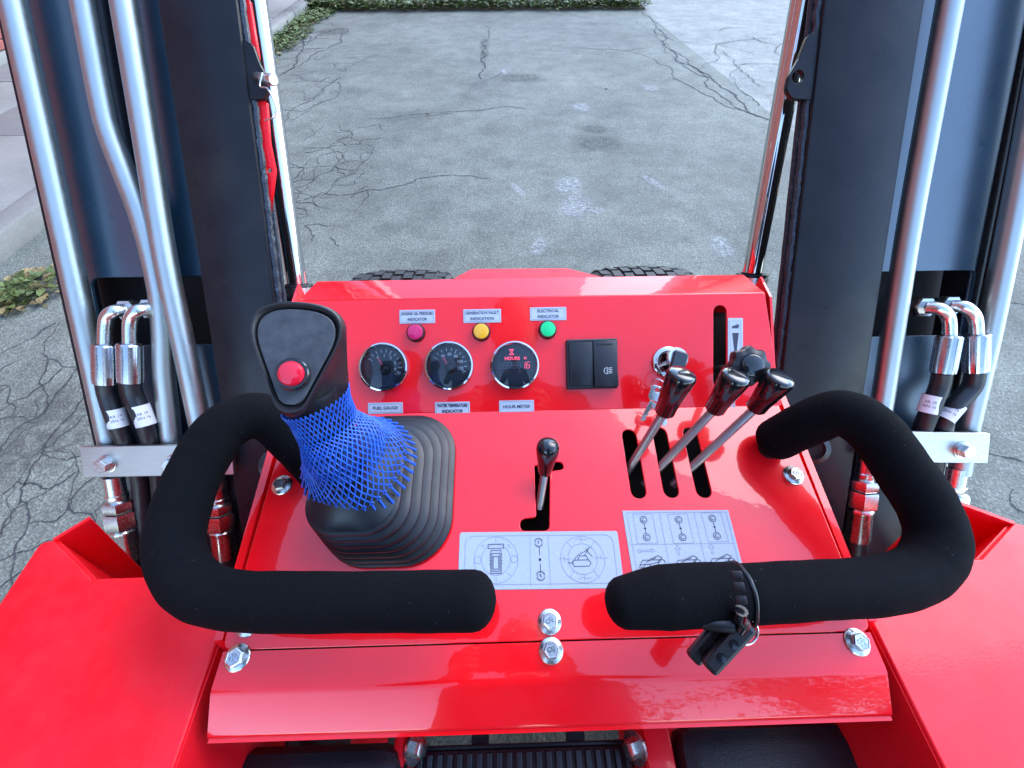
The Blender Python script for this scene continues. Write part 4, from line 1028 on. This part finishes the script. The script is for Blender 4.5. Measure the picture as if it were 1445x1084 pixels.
# --- blue net sleeve
net = empty('net_sleeve', LOW.w(cx_, cy_, .07), 'blue plastic mesh sleeve around the joystick stem', 'net sleeve')
A0 = fc.lerp(nk, .62); A1 = nk; A2_ = LOW.wp(496, 641, .090)
def axis(t):
    return A0.lerp(A1, t/.3) if t < .3 else A1.lerp(A2_, (t-.3)/.7)
axd = (A2_-A0).normalized()
def netpt(t, a, layer):
    c = axis(min(t,1.0)); e1 = Vector((1,0,0)) - axd*axd.x; e1.normalize(); e2 = axd.cross(e1)
    prof = [(0,.0300),(.12,.0275),(.32,.0275),(.46,.0305),(.58,.034),(.68,.0365),(.78,.0365),(.88,.0385),(1.0,.0430),(1.12,.0485)] if layer == 0 else [(0,.0270),(.3,.0265),(.5,.029),(.68,.0325),(.82,.0330),(1.12,.0310)]
    for (t0,r0),(t1,r1) in zip(prof, prof[1:]):
        if t <= t1: r = r0+(r1-r0)*(t-t0)/(t1-t0); break
    else: r = prof[-1][1]
    n2 = LOW.n; k = max(0, min(1, (t-.55)/.4))            # the skirt lies level with the boot
    f1 = e1.lerp(Vector((1,0,0)), k); f2 = e2.lerp(LOW.ey*(-1 if e2.dot(LOW.ey) < 0 else 1), k)
    wob = 1+.012*math.sin(3*a+3*t)+.008*math.sin(5*a-4*t)
    drop = Vector((0,0,0))
    if t > 1: c = A2_; drop = -LOW.n*(t-1)*.10
    return c + (f1*math.cos(a)+f2*math.sin(a))*r*wob + drop + Vector((0,0,.004*math.sin(2*a+1)*k))
bm = bmesh.new(); NS = 40
for layer in (0, 1):
    NS = 42
    tmax, tmin = (1.12, 0) if layer == 0 else (.98, .42)
    for fam in (-1, 1):
        for k in range(NS):
            a0 = 2*math.pi*k/NS; n = 90
            pts = []
            for i in range(n+1):
                t = tmin+(tmax-tmin)*i/n; a = a0 + fam*(math.pi/NS)*(0.92*math.asin(math.sin(t*math.pi*10.5))/(math.pi/2)+ .0) + .12*t + layer*.05
                pts.append(netpt(t, a, layer))
            sweep(bm, pts, .00072 if layer == 0 else .0006, 4, 'flat')
    if layer == 0:
        NS = 42
        for k in range(NS):
            a = 2*math.pi*(k+.5)/NS+.12*tmax; p = netpt(tmax, a, 0); p2 = netpt(1.0, a, 0)
            sweep(bm, [p, p+(p-p2)*.6, p+(p-p2)*1.2], [.0010,.0012,.0017], 5)
link('mesh_strand', bm_mesh(bm), M['netblue'], net, stuff=True)

# ================================================================== foam handles
FR = .0236
hl = [at(668,847,.365), at(560,848,.366), at(420,849,.368), at(320,845,.371), at(268,822,.376), at(246,770,.386), at(262,700,.404), at(290,640,.424), at(322,600,.440), at(372,588,.460), at(420,630,.480), at(455,668,.495)]
def handle(pts, nm, lab): 
    P = catmull(pts, 10)
    bm = bmesh.new(); sweep(bm, P, [FR*(1+.010*math.sin(i*.37)+.006*math.sin(i*1.1+1)) for i in range(len(P))], 32, 'round')
    return link(nm, bm_mesh(bm), M['foam'], LD, lab)
h1 = handle(hl, 'foam_handle', 'thick black foam hand grip left of the console')
hr = [at(1052,838,.368), at(1150,832,.370), at(1240,826,.374), at(1300,806,.382), at(1322,765,.392), at(1308,715,.402), at(1275,665,.412), at(1232,607,.428), at(1185,583,.444), at(1135,600,.470), at(1096,620,.495)]
h2 = handle(hr, 'foam_handle', 'thick black foam hand grip right of the console')
he = [at(882,850,.362), at(930,843,.3635), at(985,839,.3655), at(1036,838,.3675)]
P = catmull(he, 8); bm = bmesh.new(); n = len(P)
sweep(bm, P, [FR*(.86+.2*min(1, i/9)) for i in range(n)], 32, 'round')
link('foam_handle_end', bm_mesh(bm), M['foam'], LD, 'separate foam end of the right grip')
# grip mounting posts down to the console
for p in (hl[-1], hr[-1]):
    tube('handle_post', [p, p+Vector((0,.0,-.05))], .012, M['dark'], LD, 16, smoothn=0)
for p, s in ((hl[-3], -1), (hr[-3], 1)):
    ppp = at(390 if s < 0 else 1145, 655 if s < 0 else 632, .56)
    lobj('rubber_bung', [(0,0),(.020,0),(.020,.006),(.014,.010),(.012,.004),(0,.004)], M['rubber'], frame(ppp, (-s*.4,-.5,.6)), LD, 32)
# cable tie with remote fobs hanging on the right grip
fob = empty('remote_fobs', at(1045,845,.34), 'two black key fobs tied to the right foam grip with a black strap', 'key fobs')
cxp = at(1044, 839, .3675); axd2 = (hr[1]-hr[0]).normalized(); Mx = frame(cxp, axd2, Vector((0,0,1)))
pts = [Mx @ Vector(((FR+.0012)*math.cos(2*math.pi*k/40), (FR+.0012)*math.sin(2*math.pi*k/40), .0003*math.sin(k))) for k in range(40)]
tube('strap', pts, .0019, M['plastic'], fob, 8, smoothn=0, closed=True)
for (a, b, dd) in ((1040,812,.338),(1043,828,.334),(1046,847,.333)):
    boxobj('strap_link', (-.0040,-.0032,-.0018),(.0040,.0032,.0018), M['plastic'], fob, frame(at(a,b,dd+.002), (CAM-at(a,b,dd)).normalized(), _R), .001)
for (cu, cv, ang, L, W_, dd, dz) in ((1006,904,-40,.046,.0145,.352,0), (1031,915,-38,.048,.0145,.338,.004)):
    c_ = at(cu, cv, dd); xd = (_R*math.cos(R(ang+180)) + _U*math.sin(R(ang+180)))
    xd = (_R*-.62 + _U*-.70 + _F*.1); zd = (CAM-c_).normalized() + Vector((.2,-.3,0))
    Mx = frame(c_, zd, xd.normalized())
    f_ = plate('fob_body', roundpoly([(-L/2,-W_/2),(L/2,-W_/2*.92),(L/2,W_/2*.92),(-L/2,W_/2)], .004), [], .011, Mx, M['plastic'], fob, .003, smooth=True)
    for k in (-1, 1): lobj('fob_button', [(.0035,0),(.0035,.0008),(0,.001)], M['gloss_black'], Mx @ Matrix.Translation((k*.007+.003,0,0)), f_, 20)
ring('split_ring', at(1055, 892, .345), .0095, Vector((.2,-.5,.7)), .0010, fob)
tube('strap_tail', [at(1046,862,.334), at(1044,872,.338), at(1050,880,.340), at(1044,890,.342)], .0050, M['gloss_black'], fob, 10, smoothn=4)
tube('strap_tail', [at(985,874,.352), at(1000,880,.348), at(1018,882,.345), at(1035,884,.343)], .0055, M['plastic'], fob, 10, smoothn=4)

# ================================================================== lift arms
TH = R(52)
ARM = Plane((0, .468, C0-.377), TH)          # plane of the arm faces that look at the operator; y runs up the arm
AI0, AO = .342, .452
PLH = -.034
def armparts(s):
    AI = AI0 if s < 0 else .354; AO = .434 if s < 0 else .476
    b = bmesh.new(); box(b, (-.5*(AO-AI), -.62, -.030), (.5*(AO-AI), 1.35, 0), None, .0035); me = bm_mesh(b)
    me.transform(ARM.at(s*(AI+AO)/2, 0, 0))
    arm = link('lift_arm', me, M['dark'], LD)
    # weld bead on the inner edge
    bm = bmesh.new(); pts = []
    for i in range(300):
        y = -.2+i*.005; pts.append(ARM.w(s*(AI-.001)+random.uniform(-.0006,.0006), y, -.010+random.uniform(-.001,.001)))
    sweep(bm, pts, [.0042+.0011*random.random() for _ in pts], 8)
    link('weld_bead', bm_mesh(bm), M['weld'], arm)
    pts = [ARM.w(s*(AI-.0005), -.2+i*.02, -.024) for i in range(75)]
    bm = bmesh.new(); sweep(bm, pts, [.0038+.0008*random.random() for _ in pts], 8); link('weld_bead', bm_mesh(bm), M['weld'], arm)
    # outer web with the service window
    if s < 0: wn = [ARM.px(*p, PLH) for p in ((145,486),(290,486),(290,392),(145,392))]
    else: wn = [ARM.px(*p, PLH) for p in ((1180,474),(1364,474),(1364,383),(1180,383))]
    X0, X1 = s*(AO-.03), s*.640
    xs = [p[0] for p in wn]; ys = [p[1] for p in wn]
    xi = s*(AO+.002)
    y0, y1 = min(ys), max(ys)
    hx = [max(xs) if s > 0 else min(xs), xi]
    hole = roundpoly([(hx[0],y0),(hx[1],y0),(hx[1],y1),(hx[0],y1)], .016)
    web = plate('arm_web', [(X0,-.62),(X1,-.62),(X1,1.35),(X0,1.35)], [hole], .006, ARM.at(0,0,PLH), M['web'], LD, .001)
    b = bmesh.new(); box(b, (-.004, -.62, -.050), (.004, 1.35, .004), None, .0015); me = bm_mesh(b); me.transform(ARM.at(s*.645,0,PLH+.0)); link('arm_edge', me, M['dark'], LD)
    yf = ARM.px(720, 640, -.02)[1]; b = bmesh.new(); box(b, (min(s*(AO-.01), s*.60), -.62, -.030), (max(s*(AO-.01), s*.60), yf, -.022), None, .002); me = bm_mesh(b); me.transform(ARM.M); link('arm_dark_cover', me, M['dark'], LD)  # added dark plate covers the bright sheen of the lower web
    b = bmesh.new(); box(b, (min(X0,s*.70), -.62, -.095), (max(X0,s*.70), .30, -.090)); me = bm_mesh(b); me.transform(ARM.M); link('arm_back', me, M['inner'], LD, smooth=False)  # near-black backing paints the shade seen through the service window
    return arm
armL = armparts(-1); armR = armparts(1)
# lugs on the inner edges
lg = [ARM.px(*p, -.004) for p in ((356,40),(350,140),(378,140),(379,118),(372,80))]
lg = [ARM.px(*p, -.004) for p in ((335,50),(340,142),(372,139),(378,128),(376,108),(366,90),(356,62))]
lug = plate('lug', roundpoly(lg, [0,0,.004,.008,.01,.01,.01]), [circle(ARM.px(365,110,-.004), .007, 20)], .008, ARM.at(0,0,-.004), M['dark'], LD, .0006)
lg = [ARM.px(*p, -.004) for p in ((1156,40),(1150,141),(1118,139),(1110,126),(1114,106),(1128,82),(1140,50))]
plate('lug', roundpoly(lg, [0,0,.010,.012,.012,.012,.01]), [circle(ARM.px(1126,108,-.004), .0075, 20)], .008, ARM.at(0,0,-.004), M['dark'], LD, .0006)
# locking pin with spring clip
pin = empty('lock_pin', at(376,114,.505), 'zinc lock pin with wire clip stuck through the lug on the left arm', 'pin')
pc = ARM.wp(365,110,-.004); pe = at(386, 113, .505)
lobj('pin_shaft', [(0,-.004),(.0062,-.004),(.0062,(pe-pc).length-.002),(.0050,(pe-pc).length),(0,(pe-pc).length)], M['zinc'], frame(pc, pe-pc), pin, 24)
tube('wire_clip', [at(366,112,.515), at(370,104,.508), at(367,122,.508), at(378,126,.505), at(389,150,.506), at(386,165,.51), at(374,170,.515)], .0011, M['zinc'], pin, 8, smoothn=8)
# red lock bar behind the left rod
lp = -.014
lb = [ARM.px(p[0], p[1], lp) for p in ((334,0),(351,0),(363,75),(366,140),(375,144),(379,200),(387,240),(380,298),(366,215),(350,120),(322,-120),(338,-120))]
plate('lock_bar', lb, [circle(ARM.px(379,240,lp), .0035, 16)], .006, ARM.at(0,0,lp), M['red_satin'], LD, .0006)
# lift cylinders
for s, pix in ((-1, ((357,-160),(420,405))), (1, ((1146,-110),(1062,388)))):
    XR = s*.356; a = onx(*((360,0) if s < 0 else (1133,0)), XR); b = onx(*((419,402) if s < 0 else (1062,386)), XR); d = (a-b).normalized()
    cy = lobj('lift_cylinder', [(0,-.5),(.024,-.5),(.024,-.002),(.0225,0),(.0165,0),(.0160,.002),(0,.002)], M['dark'], frame(b, d), LD, 48)
    lobj('rod', [(0,0),(.0148,0),(.0148,1.1),(0,1.1)], M['chrome'], frame(b, d), cy, 48)
    lobj('gland', [(.0235,-.004),(.0250,-.004),(.0250,-.018),(.0235,-.018)], M['zinc'], frame(b, d), cy, 40)
# hydraulic pipes
def apx(pts, h): return [ARM.wp(a, b, h) for a, b in pts]
PH = -.008; PR = .0138
def ext(P, k=.35): return [P[0]+(P[0]-P[1]).normalized()*k] + P
pipes = {}
pipes['T1'] = tube('hydraulic_pipe', ext(apx([(18,0),(84,300),(150,602),(163,665)], PH)), PR, M['pipe'], LD, 24)
pipes['T2'] = tube('hydraulic_pipe', ext(apx([(117,0),(141,130),(154,186),(178,250),(197,300),(214,360),(226,420),(230,470),(232,530),(241,612),(246,640)], PH)), PR*.97, M['pipe'], LD, 24)
pipes['T3'] = tube('hydraulic_pipe', ext(apx([(174,0),(205,190),(234,370),(262,500),(285,610),(305,690)], PH+.004)), PR*1.02, M['pipe'], LD, 24)
tube('hydraulic_pipe', ext(apx([(141,0),(160,120),(180,220),(200,300),(222,360),(238,420)], PLH+.012)), PR*.85, M['dark'], LD, 20, label='dark hydraulic pipe with its shadow put into the colour')  # this pipe lies in shadow, put in through the dark colour
tube('hydraulic_pipe', ext(apx([(1341,0),(1310,170),(1278,350),(1247,555),(1228,665)], PH+.004)), PR, M['pipe'], LD, 24)
tube('hydraulic_pipe', ext(apx([(1466,110),(1424,330),(1394,480),(1366,604),(1354,668)], PH)), PR, M['pipe'], LD, 24)
tube('hydraulic_pipe', ext(apx([(1440,110),(1400,330),(1370,480),(1350,590)], PLH-.005)), PR*.9, M['dark'], LD, 20, label='dark hydraulic pipe with its shadow put into the colour')  # second pipe in the dark arm colour
# clamp bars and their bolts
def clamp(corners, bolts):
    h = PH+PR+.010
    pts = [ARM.px(*c, h) for c in corners]
    o = plate('clamp_bar', roundpoly(pts, .0025), [], .006, ARM.at(0,0,h), M['bar'], LD, .0006)
    for b in bolts:
        x, y = ARM.px(*b, h+.004); inst('clamp_bolt', CB, ARM.at(x, y, h, random.random()), o)
bm = bmesh.new(); lathe(bm, [(0,0),(.0125,0),(.0125,.0018),(.0110,.0020),(.0112,.0045),(.006,.0045)], 36); lathe(bm, [(.0098,.004),(.0098,.0118),(.0088,.0126),(0,.0126)], 6)
CB = bm_mesh(bm); CB.materials.append(M['zinc'])
clamp([(118,674),(330,670),(326,627),(112,631)], [(148,656),(243,655)])
clamp([(1225,652),(1394,654),(1398,612),(1230,608)], [(1361,636)])
# unions and hoses below the clamps
def union(a, b, r, parent_name='pipe_union'):
    d = b-a; L = d.length
    o = lobj('pipe_union', [(0,0),(r*.95,0),(r*.95,L*.20),(r*1.05,L*.21),(r*1.05,L*.26),(r*.98,L*.27),(r*.98,L*.30)], M['zinc'], frame(a,d), LD, 32)
    lobj('union_nut', [(0,L*.29),(r*1.36,L*.29),(r*1.42,L*.31),(r*1.42,L*.38),(r*1.3,L*.40),(0,L*.40)], M['zinc'], frame(a,d), o, 6)
    lobj('union_nut', [(0,L*.41),(r*1.45,L*.41),(r*1.52,L*.43),(r*1.52,L*.58),(r*1.4,L*.60),(0,L*.60)], M['zinc'], frame(a,d), o, 6)
    lobj('ferrule', [(r*1.0,L*.60),(r*1.25,L*.63),(r*1.25,L*.66),(r*1.18,L*.67),(r*1.25,L*.97),(r*1.12,L),(0,L)], M['zinc'], frame(a,d), o, 40, lambda t_, rr, z: rr*(1+.025*math.cos(9*t_)))
    return o
def hdrop(p, dy=-.02, L=.16, r=.0125):
    tube('hydraulic_hose', [p, p+Vector((0,dy*.3,-L*.4)), p+Vector((0,dy,-L))], r, M['rubber'], LD, 20)
U = [(ARM.wp(160,672,PH), ARM.wp(181,790,PH)), (ARM.wp(304,680,PH), ARM.wp(318,786,PH)), (ARM.wp(1224,640,PH), ARM.wp(1209,762,PH)), (ARM.wp(1352,660,PH), ARM.wp(1330,780,PH))]
for a, b in U:
    union(a, b, .0135); dd_ = (b-a).normalized(); tube('hydraulic_hose', [b-dd_*.01, b+dd_*.06, b+dd_*.16+Vector((0,0,-.02))], .0150, M['rubber'], LD, 20)
# service hoses
def hose_mat():
    return M['rubber']
def service(nut, elbow, collar, hose, hz, side):
    n = ARM.wp(*nut, hz-.012); E = [ARM.wp(*nut, hz)] + [ARM.wp(*e, hz+.010) for e in elbow] + [ARM.wp(*collar[0], hz+.010)]
    Hn = frame(n, (ARM.wp(*elbow[0], hz+.012)-n).normalized()*.35+ARM.n*.8)
    el = tube('hose_elbow', E, .0082, M['zinc'], LD, 20)
    lobj('elbow_nut', [(0,-.014),(.0142,-.014),(.0150,-.012),(.0150,-.003),(.0138,0),(.0095,0),(.0095,.008),(0,.008)], M['zinc'], Hn, el, 6)
    lobj('elbow_adaptor', [(0,-.06),(.0110,-.06),(.0110,-.0145),(0,-.0145)], M['dark'], Hn, el, 24)
    a = ARM.wp(*collar[0], hz+.010); b = ARM.wp(*collar[1], hz+.010); d = b-a; L = d.length
    lobj('ferrule', [(0,0),(.0125,0),(.0142,.002),(.0142,L*.85),(.0136,L),(0,L)], M['crimp'], frame(a,d), el, 64, lambda t_, rr, z: rr*(1+.035*(1 if math.sin(9*t_) > 0 else -1)) if rr > .013 else rr)
    H = [b] + [ARM.wp(*p[:2], hz+(p[2] if len(p) > 2 else .008)) for p in hose]
    tube('hydraulic_hose', H, .0118, M['rubber'], LD, 24)
    return H
def tag_on(c0, c1, hz, r=.0121):
    a = ARM.wp(*c0, hz); b = ARM.wp(*c1, hz); d = b-a
    o = lobj('paper_tag', [(r,0),(r,d.length)], M['white'], frame(a, d), LD, 32, label='white printed paper tag round a hose')
    Mx = frame(a, d)
    rows = ['XR 19', '2EN 16'] 
    view = (CAM-(a+b)/2).normalized()
    for i, s in enumerate(rows):
        bm_ = text_mesh(s, .0052, Matrix.Identity(4))
        dn = d.normalized(); xx = (-dn).cross(view).normalized()
        nn = xx.cross(-dn).normalized(); 
        if nn.dot(view) < 0: nn = -nn
        cpt = (a+b)/2 + dn*(i-.5)*.006
        for v in bm_.vertices:
            ang = v.co.x/(r+.0002); base = cpt - dn*v.co.y
            v.co = base + (nn*math.cos(ang)+xx*math.sin(ang))*(r+.0002)
        link('lettering', bm_, M['ink'], o, smooth=False)
hz = .0
service((176,438), [(160,440),(150,452)], [(148,486),(149,541)], [(153,560),(165,595),(178,625,.0),(196,665,-.012),(203,720,-.02),(207,800,-.03)], hz, -1)
service((209,436), [(194,439),(184,452)], [(183,485),(184,539)], [(189,560),(202,590),(213,622,.0),(224,665,-.012),(228,720,-.02),(232,800,-.03)], hz, -1)
tag_on((160,577),(168,602), .008); tag_on((196,572),(207,600), .008)
service((1308,434), [(1326,436),(1338,448)], [(1340,474),(1330,526)], [(1326,545),(1314,575),(1300,612,.0),(1288,665,-.012)], hz, 1)
service((1344,432), [(1362,434),(1375,448)], [(1378,472),(1377,524)], [(1370,548),(1345,575),(1328,606,.0),(1315,665,-.012)], hz, 1)
tag_on((1317,558),(1308,582), .008); tag_on((1350,571),(1332,592), .008)

# ================================================================== the photographer, standing on the platform behind the console
per = empty('person', (0, -.32, PZ), 'person in dark jacket and jeans standing on the platform holding a phone', 'person')
def skin_body(name, verts, edges, radii, mat, root=0, sub=2):
    me = bpy.data.meshes.new(name); me.from_pydata([tuple(Vector(v)) for v in verts], edges, [])
    o = bpy.data.objects.new('tmp', me); COL.objects.link(o)
    md = o.modifiers.new('s', 'SKIN'); md.use_smooth_shade = True
    for i, r_ in enumerate(radii):
        sv = me.skin_vertices[0].data[i]; sv.radius = r_ if isinstance(r_, tuple) else (r_, r_); sv.use_root = (i == root)
    o.modifiers.new('u', 'SUBSURF').levels = sub
    bpy.context.view_layer.update()
    dg = bpy.context.evaluated_depsgraph_get(); m2 = bpy.data.meshes.new_from_object(o.evaluated_get(dg))
    bpy.data.objects.remove(o); return m2
b0 = -.33
V = [(0,b0-.02,1.15),(0,b0+.04,1.32),(0,b0+.10,1.50),(0,b0+.14,1.63),(0,b0+.17,1.71),(0,b0+.20,1.77),
     (-.17,b0+.13,1.61),(-.25,b0+.10,1.37),(-.19,b0+.20,1.37),(-.125,-.045,1.405),
     (.17,b0+.13,1.61),(.22,b0+.10,1.37),(.13,b0+.20,1.37),(.052,-.045,1.405),
     (-.09,b0-.02,1.08),(-.11,b0+.03,.70),(-.11,b0,.36),(-.11,b0+.03,.31),
     (.09,b0-.02,1.08),(.11,b0+.03,.70),(.11,b0,.36),(.11,b0+.03,.31)]
E = [(0,1),(1,2),(2,3),(3,4),(4,5),(3,6),(6,7),(7,8),(8,9),(3,10),(10,11),(11,12),(12,13),(0,14),(14,15),(15,16),(16,17),(0,18),(18,19),(19,20),(20,21)]
RR = [(.15,.11),(.14,.10),(.16,.11),(.13,.08),.055,.05,.07,.052,.042,.03,.07,.052,.042,.03,.085,.062,.045,.04,.085,.062,.045,.04]
me = skin_body('body', V, E, RR, M['cloth']); me.materials.clear()
me.materials.append(M['cloth']); me.materials.append(M['jeans']); me.materials.append(M['skin'])
for p in me.polygons:
    z = p.center.z; y = p.center.y
    p.material_index = 1 if z < 1.10 else (2 if z > 1.70 else 0)
link('body', me, None, per)
hd = bmesh.new(); lathe(hd, [(0,-.12),(.035,-.112),(.058,-.085),(.070,-.04),(.077,.01),(.078,.05),(.066,.09),(.04,.112),(0,.12)], 24)
for v in hd.verts:
    v.co.y *= 1.22
    if v.co.y > .06 and abs(v.co.x) < .018 and -.03 < v.co.z < .03: v.co.y += .018*(1-(v.co.z+.03)/.06)
me = bm_mesh(hd); HM = Matrix.Translation((0,b0+.245,1.895)) @ Matrix.Rotation(R(-32),4,'X'); me.transform(HM); link('head', me, M['skin'], per)
hd = bmesh.new(); lathe(hd, [(.082,.0),(.086,.03),(.080,.075),(.055,.115),(.02,.132),(0,.134)], 24)
for v in hd.verts: v.co.y = v.co.y*1.2-.012
me = bm_mesh(hd); me.transform(HM); link('hair', me, M['hair'], per)
for s in (-1,1):
    lobj('eye', [(0,.012),(.008,.009),(.012,0),(0,-.01)], M['white'], HM @ Matrix.Translation((s*.03,.082,.008)) @ Matrix.Rotation(R(-90),4,'X'), per, 12)
    lobj('ear', [(0,-.01),(.02,-.006),(.03,0),(.02,.006),(0,.008)], M['skin'], HM @ Matrix.Translation((s*.078,.0,.0)) @ Matrix.Rotation(R(90),4,'Y'), per, 16)
lobj('mouth', [(0,.004),(.012,.002),(.016,-.002),(0,-.004)], simple('lips', (.35,.12,.10), .5), HM @ Matrix.Translation((0,.072,-.058)) @ Matrix.Rotation(R(-90),4,'X'), per, 12)
for s in (-1,1): boxobj('shoe', (s*.11-.048,b0-.09,PZ+.007),(s*.11+.048,b0+.18,PZ+.09), M['gloss_black'], per, bev=.025)
# hands: palm and five bent fingers each closing on the phone's ends
PC = CAM - _F*.018
for s, wr in ((-1, Vector(V[9])), (1, Vector(V[13]))):
    edge = PC + _R*(s*.075); palm = edge + _R*(s*.022) - _F*.028 - _U*.02
    v = [wr, wr.lerp(palm,.5), palm]; e = [(0,1),(1,2)]; r_ = [.026,.027,.030]
    for k in range(4):
        base = palm + _U*(.028-.018*k) + _R*(-s*.0) ; i = len(v)
        tip = edge + _U*(.016-.015*k) - _R*(s*.022) + _F*.006
        v += [base + _F*.018 + _R*s*.006, edge + _U*(.020-.016*k) + _F*.012 + _R*s*.006, tip]; e += [(2,i),(i,i+1),(i+1,i+2)]; r_ += [.0092,.0085,.0072]
    i = len(v); v += [palm - _U*.012 - _F*.012, edge - _F*.022 - _R*s*.01, edge - _F*.018 - _R*s*.028]; e += [(2,i),(i,i+1),(i+1,i+2)]; r_ += [.0115,.0105,.0085]
    me = skin_body('hand', v, e, r_, M['skin'], 2, 1); link('hand', me, M['skin'], per)
ph = empty('phone', PC, 'black smartphone held level in both hands above the console', 'phone')
PMx = frame(PC, _F, _R)
plate('phone_body', roundpoly([(-.078,-.037),(.078,-.037),(.078,.037),(-.078,.037)], .009), [], .008, PMx @ Matrix.Translation((0,0,.004)), M['gloss_black'], ph, .002)
plate('screen', roundpoly([(-.072,-.033),(.072,-.033),(.072,.033),(-.072,.033)], .005), [], .0006, PMx @ Matrix.Translation((0,0,-.0042)), M['gloss_black'], ph, .0001)
lobj('lens', [(.009,0),(.009,.0015),(.007,.0018),(0,.0012)], M['gloss_black'], PMx @ Matrix.Translation((0,0,.004)), ph, 24)
print('objects', len(bpy.data.objects))
